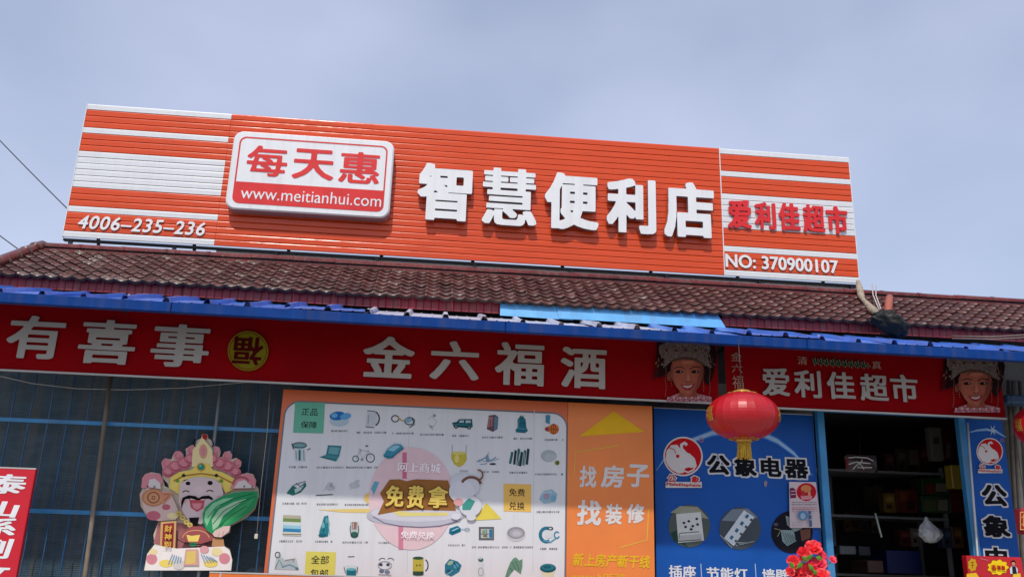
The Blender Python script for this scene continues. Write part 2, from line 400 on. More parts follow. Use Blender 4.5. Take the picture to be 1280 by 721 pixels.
# verge at the left end
vp = [(RY_+.0, rz+.03), (RY_-.25, rz-.105), (RY_-.5, rz-.245), (EY+.1, EZ+.11), (EY-.05, EZ+.045)]
vg = MB().tube([(XL+.0, y, z) for y, z in vp], [.05, .046, .046, .048, .052], m_ridge, 10).build('verge', roof)
for i in range(5):
    t = i/4.6; y = RY_-.1 - t*.68; MB().tube([(XL, y, rz+.028-(RY_-y)*.60+.01), (XL, y-.02, rz+.028-(RY_-y)*.60-.003)], .056, m_tile_c, 10).build('verge_collar', roof)
MB().box(XL+.02, XR+.2, RY_-.092, RY_-.036, rz-.056, rz-.034, m_mortar, .005).build('mortar_strip', ridge)
MB().box(XL-.03, XL+.0, 6.45, 10.9, 3.30, 3.36, m_maroon).build('verge_board', bld)
# fascia under the eave
fx = [XL-.1] + [XL+.9*i for i in range(1, 4)]
xa, xb = at(625, 385, 6.43).x, at(902, 398, 6.43).x
def fascia(x0, x1):
    """maroon sheet with narrow pressed grooves"""
    n = max(2, int((x1-x0)/.055)); vs = []; fs = []
    for i in range(n+1):
        x = x0+(x1-x0)*i/n
        for dx, dy in ((0, 0), (.006, .005), (.012, 0)):
            vs += [(x+dx, 6.43+dy, 3.36), (x+dx, 6.43+dy, 3.455)]
    for i in range(len(vs)//2-1): fs.append((2*i, 2*i+2, 2*i+3, 2*i+1))
    return MB().add(vs, fs, m_maroon).build('fascia_board', bld, fix=False)
xs = [XL-.05, -1.9, -.7]
for a, b in ((XL-.05, -1.9), (-1.899, -.7), (-.699, xa), (xb, 3.2), (3.201, 4.3), (4.301, 5.6), (5.601, XR)): fascia(a, b-.014)
MB().box(XL, XR, 6.46, 6.79, 3.375, 3.39, m_dark).build('soffit', bld)
# light blue sheets tucked under the eave
def tilted(x0, x1, yo, sl0, sl1, nm):
    vs = [(x0+sl0, 6.400-yo, 3.338), (x1+sl1, 6.400-yo, 3.332), (x1, 6.425-yo, 3.440), (x0, 6.425-yo, 3.440)]
    vs += [(a, b+.004, c) for a, b, c in vs]
    return MB().add(vs, [(0, 1, 2, 3), (7, 6, 5, 4), (0, 4, 5, 1), (1, 5, 6, 2), (2, 6, 7, 3), (3, 7, 4, 0)], m_skyblue).build(nm, bld)
xm = at(712, 390, 6.4).x
for n_, a in (('cladding_sheet', tilted(xa, xm, 0, 0, .03, 'cladding_sheet')), ('cladding_sheet', tilted(xm-.10, xb-.03, .006, .02, .05, 'cladding_sheet'))): a['label'] = 'light blue cladding sheet under the tile eave'

# ------------------------------------------------------------------ canopy
can = root('canopy', (1.6, 6.1, 3.1), 'blue corrugated metal canopy with a deep blue edge above the red banners', 'canopy')
CY0, CY1, CZ0, CZ1 = 5.76, 6.50, 3.134, 3.356
ribs = []; x = XL-.4; pitch = .262
sh = MB()
def csheet(x0, nrib, dz, skew, cm):
    vs = []; top = []
    for i in range(nrib):
        b = x0+i*pitch
        for dx, dz_ in ((0, 0), (.011, .029), (.036, .029), (.047, 0), (.10, .0), (.104, .004), (.112, .004), (.116, 0), (.18, 0), (.184, .004), (.192, .004), (.196, 0)): top.append((b+dx, dz_))
    top.append((x0+nrib*pitch+.05, 0))
    n = len(top); mb = MB()
    for j in range(5):
        t = j/4; 
        for q, (xx, zz) in enumerate(top):
            vs.append((xx, CY0+(CY1-CY0)*t - .02, CZ0+(CZ1-CZ0)*t + zz + dz + .004*math.sin(xx*3.1+j*1.3+skew) + skew*.0))
    fs = [(j*n+i, j*n+i+1, (j+1)*n+i+1, (j+1)*n+i) for j in range(4) for i in range(n-1)]
    return mb.add(vs, fs, cm).build('roof_sheet', can, fix=False)
m_canopy_f = mat('faded canopy sheet', (.52, .52, .62), rough=.35, var=.2, streak=.2, bump=.2, bscale=5)
x = XL-.35; i = 0
while x < XR: csheet(x, 2, .007*(i % 2) + .006*math.sin(i*5.3), i*1.7, m_canopy_f if at(420, 395, 5.75).x < x < at(830, 400, 5.75).x and i % 5 else m_canopy); x += pitch*2; i += 1
def cbox(x0, x1, j):
    mb = MB().box(x0, x1-.004, 5.735, 5.765, 3.070, 3.138, m_gutter, .004)
    mb.box(x0, x1-.004, 5.765, 5.79, 3.071, 3.078, m_gutter); return mb.build('gutter_board', can)
x = XL-.45
for j, ln in enumerate((2.0, 2.2, 2.1, 2.2, 2.0)): cbox(x, x+ln, j); x += ln
for k in range(9): MB().tube([(XL+.2+k*1.2, 5.78, 3.11), (XL+.2+k*1.2, 6.8, 3.385)], .014, m_bluesteel_l, 6).build('bracket', can)
for k, xq in enumerate([XL+.1+.262*j for j in range(38)]): 
    if k % 6 == 0: MB().lathe([(.0001, .012), (.006, .011), (.009, .004), (.009, 0)], (xq-.424+.262*.0+.0, 5.80, CZ0+.045), mat('grey screw', (.35, .36, .34), rough=.5), 8).build('screw_cap', can)

# the whole canopy sags a little to the right
can.rotation_euler = (0, .0056, 0); can.location.z -= .0056*(1.6-XL)

# ------------------------------------------------------------------ roof sign
SY = 7.40; Z1s, Z0s = 5.362, 4.095; XsL, XsR = -3.245, 3.82
sign = root('rooftop_sign', ((XsL+XsR)/2, SY, Z0s-.05), 'long orange and white slatted sign with raised white characters standing on the tiled roof', 'sign')
XA, XB = at(279, 225, SY).x, at(902, 267, SY).x
P_ = (Z1s-Z0s)/22
wrow = {0, 4, 8, 9, 10, 11, 12, 13, 17, 21}
def slat(x0, x1, z0, m):
    h = P_; pr = [(.004, .0022), (-.0085, .0016), (-.010, .003), (-.0112, h-.0125), (-.0099, h-.0085), (-.0077, h-.0045), (-.0040, h-.0014), (.004, h-.0008)]
    pr = [(a+SY, b+z0) for a, b in pr]; n = len(pr)
    vs = [(x0, a, b) for a, b in pr] + [(x1, a, b) for a, b in pr]
    fs = [(i, i+1, n+i+1, n+i) for i in range(n-1)] + [tuple(range(n)), tuple(range(n, 2*n))]
    o = MB().add(vs, fs, m).build('slat', sign)
    return o
for r in range(22):
    z = Z1s-(r+1)*P_
    for k, (a, b) in enumerate(((XsL, XA-.001), (XA+.001, XB-.001), (XB+.001, XsR))):
        slat(a, b, z + rr.uniform(-.0006, .0006), m_white if (k != 1 and r in wrow) else m_orange)
MB().box(XsL+.01, XsR-.01, SY+.006, SY+.018, Z0s+.01, Z1s-.01, m_dark).build('back_sheet', sign)
fb = MB(); fb.box(XsL, XsR, SY+.02, SY+.06, Z0s-.022, Z0s-.004, m_dark); fb.box(XsL, XsR, SY+.02, SY+.06, Z1s-.05, Z1s-.02, m_dark)
fb.build('frame', sign)
for k in range(9):
    x = XsL+.06+k*(XsR-XsL-.12)/8; MB().box(x-.014, x+.014, SY+.019, SY+.05, rz-.05, Z0s-.022, m_dark).build('post', sign)
    MB().tube([(x, SY+.06, Z1s-.1), (x, 8.3, 3.75)], .018, m_dark, 6).build('brace', sign)
tx0 = at(268, 312, SY).x
MB().box(tx0, XsR, SY+.062, SY+.070, Z0s-.075, Z0s-.006, m_white).build('trim_strip', sign)
MB().box(XsL, XsL+.006, SY-.014, SY+.02, Z0s, Z1s, m_white).build('end_trim', sign)
MB().box(XsR-.003, XsR+.004, SY-.014, SY+.02, Z0s, Z1s, m_white).build('end_trim', sign)
MB().box(XB-.004, XB+.004, SY-.017, SY-.008, Z0s, Z1s+.012, m_white).build('joint_trim', sign)
# raised characters
big = [('智', (522, 203, 590, 278)), ('慧', (603, 208.5, 671, 284)), ('便', (681, 214.5, 748, 289)), ('利', (758.5, 221.5, 820, 293.5)), ('店', (830, 226, 893, 299))]
for ch, b in big:
    dense = ch == '慧'
    letters(ch, b, SY-.085, m_letter, sign, 'character', depth=.05, ms=m_side, rx=.034 if dense else .042, ry=.018 if dense else .034, res=150, diag=1.8)
for i, (ch, b) in enumerate(zip('爱利佳超市', [(910, 249, 939, 286), (944, 252, 970, 287), (974, 253, 1000, 289), (1004, 255, 1031, 291), (1033.5, 257, 1060, 293)])):
    letters(ch, b, SY-.032, m_redpaint, sign, 'character', depth=.016, ms=m_redpaint, rx=.038, ry=.030 if ch != '超' else .020, diag=1.8)
letters('4006–235–236', (97, 268.3, 257, 295), SY-.022, m_letter, sign, 'lettering', depth=.008, ms=m_side, rx=.026, ry=.022, shear=.16, space=1.1)
letters('NO: 370900107', (907, 317, 1047.5, 342), SY-.022, m_letter, sign, 'lettering', depth=.008, ms=m_side, rx=.03, ry=.024)
# badge
def rrect(x0, z0, x1, z1, r, n=6):
    p = []
    for cx_, cz_, a in ((x1-r, z1-r, 0), (x0+r, z1-r, 90), (x0+r, z0+r, 180), (x1-r, z0+r, 270)):
        for i in range(n+1): t = math.radians(a+90*i/n); p.append((cx_+r*math.cos(t), cz_+r*math.sin(t)))
    return p
BY = SY-.12
b0, b1 = at(285.5, 222, BY).x, at(490, 222, BY).x; bz0, bz1 = at(388, 267, BY).z, at(388, 169.5, BY).z
bd = MB(); pts = rrect(b0, bz0, b1, bz1, .085); pin = rrect(b0+.012, bz0+.012, b1-.012, bz1-.012, .075)
n = len(pts)
bd.add([(p[0], BY+.012, p[1]) for p in pts] + [(p[0], SY-.012, p[1]) for p in pts], [(i, (i+1) % n, n+(i+1) % n, n+i) for i in range(n)], m_badge_side)
bd.add([(p[0], BY+.012, p[1]) for p in pts] + [(p[0], BY, p[1]) for p in pin], [(i, (i+1) % n, n+(i+1) % n, n+i) for i in range(n)], m_letter)
bd.add([(p[0], BY, p[1]) for p in pin], [tuple(range(n))], m_letter)
badge = bd.build('badge', sign)
m_badgered = mat('badge red', (.70, .022, .016), rough=.35)
ow = rrect(b0+.055, bz0+.055, b1-.055, bz1-.055, .06); iw = rrect(b0+.068, bz0+.068, b1-.068, bz1-.068, .05)
n = len(ow)
lb = MB(); lb.add([(p[0], BY-.002, p[1]) for p in ow]+[(p[0], BY-.002, p[1]) for p in iw], [(i, (i+1) % n, n+(i+1) % n, n+i) for i in range(n)], m_badgered)
zs = bz0+(bz1-bz0)*.345
low = [p for p in rrect(b0+.055, bz0+.055, b1-.055, bz1-.055, .06) if p[1] < zs-.01]
low = sorted(low, key=lambda p: math.atan2(p[1]-(bz0+.2), p[0]-(b0+b1)/2))
lowp = [(b0+.055, zs)] + [p for p in rrect(b0+.055, bz0+.055, b1-.055, bz1-.055, .06) if p[1] < bz0+.12] + [(b1-.055, zs)]
lb.add([(p[0], BY-.0026, p[1]) for p in lowp], [tuple(range(len(lowp)))], m_badgered)
lb.build('border_line', badge, fix=False)
for ch, b in (('每', (308.5, 181, 359.5, 222)), ('天', (366, 185, 418, 226)), ('惠', (424, 188.5, 475, 231))):
    letters(ch, b, BY-.004, m_badgered, badge, 'character', depth=.003, rx=.034 if ch == '天' else .024, ry=.026 if ch == '天' else .020)
letters('www.meitianhui.com', (300.5, 233, 477, 259), BY-.006, m_letter, badge, 'lettering', depth=.002, rx=.008, ry=.006, res=90)

# ------------------------------------------------------------------ shutter, grille, posts
shy = 6.78
SX0, SX1 = XL-.05, at(818, 600, 6.7).x
sb = MB(); vs = []; nz = 190
for i in range(nz+1):
    z = .3+(3.0-.3)*i/nz
    for x_ in (SX0, SX1): vs += [(x_, shy, z), (x_, shy-.0035, z+.012)]
fs = []
for i in range(nz):
    a = i*4; fs += [(a, a+2, a+3, a+1), (a+1, a+3, a+6, a+4)]
sb.add(vs, fs, m_mesh); sh_o = sb.build('window_shutter', bld, fix=False)
GY = 6.66
m_gbar = mat('dark blue bar', (.012, .085, .20), rough=.45, var=.3, streak=.3)
gr = root('security_grille', (-1.0, GY, .4), 'blue steel security grille with thin upright bars and two rails over the dark shutter', 'grille')
x = at(4, 600, GY).x - .30
while x < SX1+.05:
    MB().box(x-.0038, x+.0038, GY-.0038, GY+.0038, .4, 2.97, m_gbar).build('bar', gr); x += .1325
for py0, py1 in ((522.5, 527.5), (634.5, 640)):
    z0, z1 = at(60, py1+1.5, GY).z, at(60, py0+1.5, GY).z
    MB().box(XL-.02, SX1, GY-.018, GY-.006, z0, z1, m_bluesteel_l, .002).build('rail', gr)
MB().box(XL-.02, SX1, GY-.018, GY-.006, .42, .45, m_bluesteel_l).build('rail', gr)
def pole(px0, py0, px1, py1, Y, r, m, nm, label, cat, group=None, n=8, z1=None, z0=.0):
    a, b = at(px0, py0, Y), at(px1, py1, Y); d = (b-a)/(b.z-a.z)
    lo = a + d*(z0-a.z); hi = a + d*((z1 or a.z)-a.z)
    o = MB().tube([lo, hi], r, m, n).build(nm); selfroot(o); return tag(o, label, cat, group)
pole(138, 472, 106, 721, 6.60, .016, m_pole, 'steel_pole', 'weathered brown upright pole before the blue grille at the left', 'pole', z1=2.78)
pole(276, 480, 262, 600, 6.61, .011, mat('grey conduit', (.30, .31, .32), rough=.5), 'conduit', 'thin grey upright conduit behind the festive cutout board', 'pipe', z1=2.78)
# cable sagging over the grille
pts = [at(px, py, 6.6) for px, py in ((0, 470), (40, 479), (95, 485.5), (160, 487), (230, 484.5), (290, 479), (340, 475))]
tag(selfroot(MB().tube(pts, .003, mat('pale cord', (.45, .45, .42), rough=.7), 5).build('cord')), 'pale cord sagging just under the long red banner', 'cord')
# pull cord with switch
pc = root('pull_cord', at(321, 672, 6.58), 'thin hanging cord with a small pale switch left of the product poster', 'cord')
MB().tube([at(338, 480, 6.58), at(334, 540, 6.58), at(326, 610, 6.58), at(321, 668, 6.58)], .0028, mat('pale cord', (.45, .45, .42)), 5).build('cord', pc)
q = at(320.5, 669, 6.58); MB().box(q.x-.012, q.x+.012, q.y-.008, q.y+.008, q.z-.022, q.z+.012, mat('pale plastic', (.62, .58, .48), rough=.4), .003).build('switch', pc)
# door frame posts
def fpost(px, y0, y1, Y, wd, nm, label, m, z1, cat='post'):
    a, b = at(px[0], y0, Y), at(px[1], y1, Y); xx = (a.x+b.x)/2
    o = MB().box(xx-wd/2, xx+wd/2, Y-.03, Y+.03, 0, z1, m, .004).build(nm); selfroot(o); return tag(o, label, cat, 'blue steel posts either side of the doorway')
fpost((1026, 1036), 518, 721, 6.58, .055, 'door_post', 'blue steel post between the blue appliance panel and the doorway', m_bluesteel_l, 2.76)
fpost((1201, 1218), 526, 695, 6.58, .055, 'door_post', 'blue steel post at the right side of the doorway', m_bluesteel_l, 2.76)
tag(selfroot(MB().box(at(1026, 518, 6.64).x-.05, at(1201, 526, 6.64).x+.06, 6.62, 6.68, 2.765, 2.84, m_bluesteel).build('door_lintel')), 'blue steel beam across the top of the doorway', 'beam')
pole(1209, 524, 1222, 693, 6.52, .008, mat('pale pipe', (.6, .6, .58), rough=.5), 'pipe', 'thin pale upright pipe along the narrow blue panel', 'pipe', z1=2.71, z0=.9)

# ------------------------------------------------------------------ red banners
BNY = 6.25
def banner(x0, x1, z0, label, lx):
    r_ = root('banner', ((x0+x1)/2, BNY, z0), label, 'banner')
    mb = MB(); n = max(4, int((x1-x0)/.12)); vs = []
    rows = 7
    for j in range(rows):
        for i in range(n+1):
            x = x0+(x1-x0)*i/n; z = z0+(3.22-z0)*j/(rows-1)
            vs.append((x, BNY + .016*noise.noise((x*2.1, z*1.4, lx)) + .012, z))
    fs = [(j*(n+1)+i, j*(n+1)+i+1, (j+1)*(n+1)+i+1, (j+1)*(n+1)+i) for j in range(rows-1) for i in range(n)]
    o = mb.add(vs, fs, m_redfab, True).build('fabric', r_, fix=False)
    MB().box(x0, x1, BNY-.004, BNY+.014, z0-.012, z0, m_edge).build('hem', r_)
    for k in range(int((x1-x0)/1.1)+1):
        MB().box(x0+.06+k*1.1, x0+.09+k*1.1, BNY+.012, 6.80, 3.17, 3.20, m_dark).build('bracket', r_)
    return r_
bx0, bx1 = XL-.1, at(898, 470, BNY).x
ban = banner(bx0, bx1, 2.726, 'long dark red banner with large pale characters and a yellow round emblem under the canopy', 1)
by0, by1 = at(907.5, 475, BNY).x, at(1253, 480, BNY).x
ban2 = banner(by0, by1, 2.712, 'shorter dark red banner over the doorway with five pale characters', 5)
tl = BNY-.008
for ch, b in (('有', (8.7, 393, 80, 450)), ('喜', (98.5, 398, 170, 456.5)), ('事', (189, 403.5, 262, 460.5)), ('金', (453.6, 419, 518, 473.5)), ('六', (538, 425, 599, 476)), ('福', (619, 427, 680, 483)), ('酒', (701, 433, 758.5, 486.5))):
    letters(ch, b, tl, m_bannertxt, ban, 'character', depth=.0006, rx=.036, ry=.026, diag=2)
for ch, b in zip('爱利佳超市', ((952.5, 459, 986.5, 495), (993, 462, 1026.5, 497.5), (1034, 464, 1068.5, 499.5), (1075, 466.5, 1110, 501.5), (1113.5, 467.5, 1147.5, 503))):
    letters(ch, b, tl, m_bannertxt, ban2, 'character', depth=.0006, rx=.032, ry=.022, diag=2)
faint = mat('faded banner print', (.42, .22, .14), rough=.6)
for ch, b in zip('金六福', ((913.5, 440, 927, 451.5), (914.5, 454.5, 928, 466), (915.5, 469, 929.5, 486))):
    letters(ch, b, tl, faint, ban2, 'character', rx=.01, ry=.01, res=70)
letters('清', (997, 445, 1009, 456), tl, faint, ban2, 'character', rx=.015, ry=.01, res=70)
letters('真', (1090, 451, 1101.5, 461.5), tl, faint, ban2, 'character', rx=.015, ry=.01, res=70)
pr = Print(tl)
gs = []
for k in range(9):
    x = 1017+k*7.7; y = 451.5+k*.55
    pr.line([(x, y-4), (x+2.5, y+4), (x+5, y-1), (x+8, y+3.5)], 4.2, (150, 140, 112))
for k in range(9):
    x = 1017+k*7.7; y = 451.5+k*.55
    pr.line([(x, y-4), (x+2.5, y+4), (x+5, y-1), (x+8, y+3.5)], 2.2, (22, 62, 38))
    if k % 2: pr.ell(x+4, y-5.5, 1.3, 1.1, (22, 62, 38))
pr.build('green_script', ban2)
# round emblem with the character upside down
pr = Print(tl); pr.ell(310, 438.5, 25.4, 25, (124, 112, 14), n=40); pr.ring(310, 438.5, 23.2, 22.8, 1.2, (120, 60, 12), n=40)
em = pr.build('emblem', ban)
letters('福', (291, 420, 329, 457), tl-.004, mat('emblem dark red', (.07, .003, .004), rough=.8, spec=.03), em, 'character', flip=True, rx=.028, ry=.02)
# portraits
m_silver = mat('printed silver headdress', (.15, .105, .08), rough=.6, var=.75, scale=75)
m_pattern = mat('printed patterned collar', (.38, .13, .14), rough=.6, var=.95, scale=70)
def portrait(T, par):
    p = Print(tl, T)
    bl, skin, sk2 = (36, 8, 10), (166, 92, 70), (142, 70, 54)
    p.poly([(90, 60), (130, 40), (560, 40), (660, 60), (690, 180), (668, 330), (640, 430), (600, 500), (560, 440), (540, 300), (240, 280), (205, 440), (170, 380), (110, 420), (60, 380), (84, 240)], bl)
    p.poly([(84, 240), (130, 250), (90, 400), (48, 450)], (70, 6, 8))
    p.poly([(230, 600), (300, 575), (500, 575), (640, 610), (640, 655), (180, 655), (190, 625)], m_pattern)
    p.poly([(320, 540), (480, 540), (500, 610), (300, 610)], sk2)
    p.poly([(228, 300), (255, 235), (330, 205), (450, 205), (530, 240), (552, 310), (548, 400), (525, 480), (480, 550), (430, 590), (385, 598), (335, 570), (280, 505), (245, 440), (225, 380)], skin)
    p.ell(212, 400, 22, 48, sk2, .15)
    p.poly([(400, 330), (425, 420), (440, 447), (380, 455), (372, 440), (385, 410)], (178, 104, 80))
    p.poly([(372, 447), (400, 462), (438, 446), (430, 458), (400, 468), (380, 460)], (140, 62, 52))
    for ex, s in ((312, 1), (470, -1)):
        p.line([(ex-52, 325+8*(s < 0)), (ex-15, 307), (ex+25, 309), (ex+50, 325-8*(s < 0))], 9, (64, 32, 26))
        p.poly([(ex-42, 357), (ex-10, 340), (ex+22, 342), (ex+44, 357), (ex+10, 371), (ex-20, 370)], (30, 14, 14))
        p.ell(ex+16, 353, 6, 6, (190, 170, 160))
        p.ell(ex, 432, 38, 26, (172, 88, 70))
    p.poly([(322, 482), (362, 487), (410, 490), (452, 478), (470, 470), (450, 515), (410, 540), (365, 530)], (150, 32, 48))
    p.poly([(345, 492), (400, 498), (448, 484), (430, 510), (396, 519), (365, 511)], (190, 170, 160))
    p.poly([(110, 90), (200, 60), (560, 60), (625, 110), (600, 220), (640, 320), (560, 290), (480, 235), (330, 215), (250, 235), (190, 290), (150, 320), (160, 230), (110, 170)], m_silver)
    p.poly([(235, 235), (340, 205), (470, 215), (560, 270), (560, 292), (460, 240), (340, 228), (240, 262)], (92, 70, 56))
    for k in range(11):
        p.ell(140+46*k, 290-95*math.sin(math.pi*(k+.3)/10.6), 9, 12, (130, 114, 98))
    for k in range(14):
        p.ell(150+33*k, 120+22*(k % 3), 14, 12, ((112, 94, 78), (92, 40, 38), (128, 108, 80))[k % 3])
    p.poly([(528, 262), (552, 310), (548, 400), (525, 480), (480, 550), (430, 590), (470, 530), (505, 450), (520, 380)], (132, 66, 52))
    p.poly([(228, 300), (245, 262), (250, 330), (252, 420), (285, 500), (335, 568), (280, 505), (245, 440), (225, 380)], (138, 70, 56))
    p.ell(400, 262, 70, 22, (182, 110, 86)); p.ell(404, 418, 13, 30, (186, 112, 90)); p.ell(386, 452, 5, 3, (90, 40, 34)); p.ell(422, 450, 5, 3, (90, 40, 34)); p.ell(400, 560, 30, 12, (176, 100, 78))
    for k in range(46):
        a_ = math.pi*(1.02+.96*k/45); x_, y_ = 370+262*math.cos(a_)*(1+.05*(k % 3)), 300+230*math.sin(a_)*(1+.06*(k % 2)); p.line([(x_, y_), (x_+16*math.cos(a_*3), y_+26)], 6, ((128, 110, 92), (88, 66, 56), (150, 132, 110), (100, 44, 44))[k % 4])
    for (x, n_) in ((178, 12), (236, 8), (555, 10), (618, 13)):
        for k in range(n_): p.ell(x+4*math.sin(k), 320+25*k, 4.5, 8, (120, 84, 66))
    for k in range(22): p.ell(200+20*k, 615+14*(k % 3), 8, 6, ((196, 186, 180), (120, 20, 40), (40, 60, 90))[k % 3])
    return p.build('portrait_print', par)
portrait(crop(810, 420, 8.01), ban)
portrait(lambda x, y: (1150+30.5/5.546*0 + (x-110)/7.95+33.5, 430+(y-85)/8.3+16.5), ban2)

# ------------------------------------------------------------------ big product poster
PY_ = 6.45
p0x, p1x = at(331.5, 700, PY_).x, at(709, 600, PY_).x; ptz = at(356, 486, PY_).z-.002
p2x = at(817.2, 600, PY_).x
m_pboard = mat('poster white', (.70, .70, .70), rough=.5, var=.03, scale=2, streak=.06)
m_porange = mat('poster orange', (.68, .135, .035), rough=.45, var=.05, scale=2)
m_porange2 = mat('poster orange panel', (.80, .215, .04), rough=.45, var=.08, scale=2)
seams = (511, 668)
post = root('poster_board', ((p0x+p1x)/2, PY_, .55), 'large white poster board with orange border, small product pictures and a pink disc', 'poster')
MB().box(p0x, p1x-.003, PY_, PY_+.02, .55, ptz, m_porange).build('board', post)
wx0, wx1, wz1 = at(337.5, 700, PY_).x, at(706.8, 600, PY_).x, at(500, 508.5, PY_).z
def panel(a, b, z0, z1, r_, yy, m, nm, par):
    n = 8; p = [(a, z0)] + [(b, z0)]
    p += [(b-r_+r_*math.cos(t), z1-r_+r_*math.sin(t)) for t in [math.pi/2*i/n for i in range(n+1)]]
    p += [(a+r_+r_*math.cos(t), z1-r_+r_*math.sin(t)) for t in [math.pi/2+math.pi/2*i/n for i in range(n+1)]]
    return MB().add([(x, yy, z) for x, z in p], [tuple(range(len(p)))], m).build(nm, par, fix=False)
panel(wx0-.012, wx1+.01, .6, wz1+.012, .11, PY_-.0012, ink((120, 122, 130)), 'panel_border', post)
panel(wx0, wx1, .6, wz1, .10, PY_-.0020, m_pboard, 'white_panel', post)
FY = PY_-.003
TEAL, DT, GR, DK, PK, BL = (46, 128, 140), (24, 78, 88), (150, 152, 156), (60, 66, 70), (214, 150, 150), (60, 140, 190)
def pic(fn, kind='printed_picture'):
    p = Print(FY); fn(p); return p.build(kind, post)
rc = random.Random(11)
def caption(x0, x1, y):
    p = Print(FY-.0002); x = x0
    while x < x1:
        wd = rc.uniform(1.2, 2.6)
        if rc.random() < .88:
            p.mb.add(*(lambda q: (q, [(0, 1, 2, 3)]))([at(a, b, FY-.0004) for a, b in ((x, y-1.3), (x+wd, y-1.3), (x+wd, y+rc.uniform(.5, 1.3)), (x, y+1.2))]), ink(rc.choice(((150, 150, 152), (120, 120, 124), (168, 168, 170)))))
        x += wd+.7
    p.build('caption', post)['kind'] = 'stuff'
def tagbox(x0, y0, x1, y1, sk, col, rows):
    p = Print(FY); p.poly([(x0+sk, y0), (x1+sk*.6, y0+1), (x1-sk*.4, y1+1), (x0-sk*.4, y1)], col); o = p.build('coloured_square', post)
    for t, b in rows: letters(t, b, FY-.003, ink((40, 44, 42)), o, 'lettering', rx=.008, ry=.006, res=60)
tagbox(367, 502, 405, 540.5, 2, (106, 178, 150), (('正品', (377, 510, 397, 519.5)), ('保障', (376, 526, 396, 535.5))))
tagbox(629.5, 604, 664, 638.5, 0, (232, 186, 96), (('免费', (636.5, 610, 656, 620)), ('兑换', (636.5, 626.5, 655.5, 637))))
tagbox(381, 688.5, 419, 722, 1.5, (214, 204, 96), (('全部', (389, 693.5, 411, 704.5)), ('包邮', (388, 710.5, 410, 721))))
def f(p): p.ell(424, 526, 12, 7, (176, 196, 206)); p.ell(422, 519.5, 10, 5.5, (38, 110, 176), -.1); p.ell(432, 520, 7, 4, (96, 160, 206), -.2); p.ell(418, 519, 4, 3, (110, 170, 210)); pic
def mk(*fs):
    for g_ in fs: pic(g_)
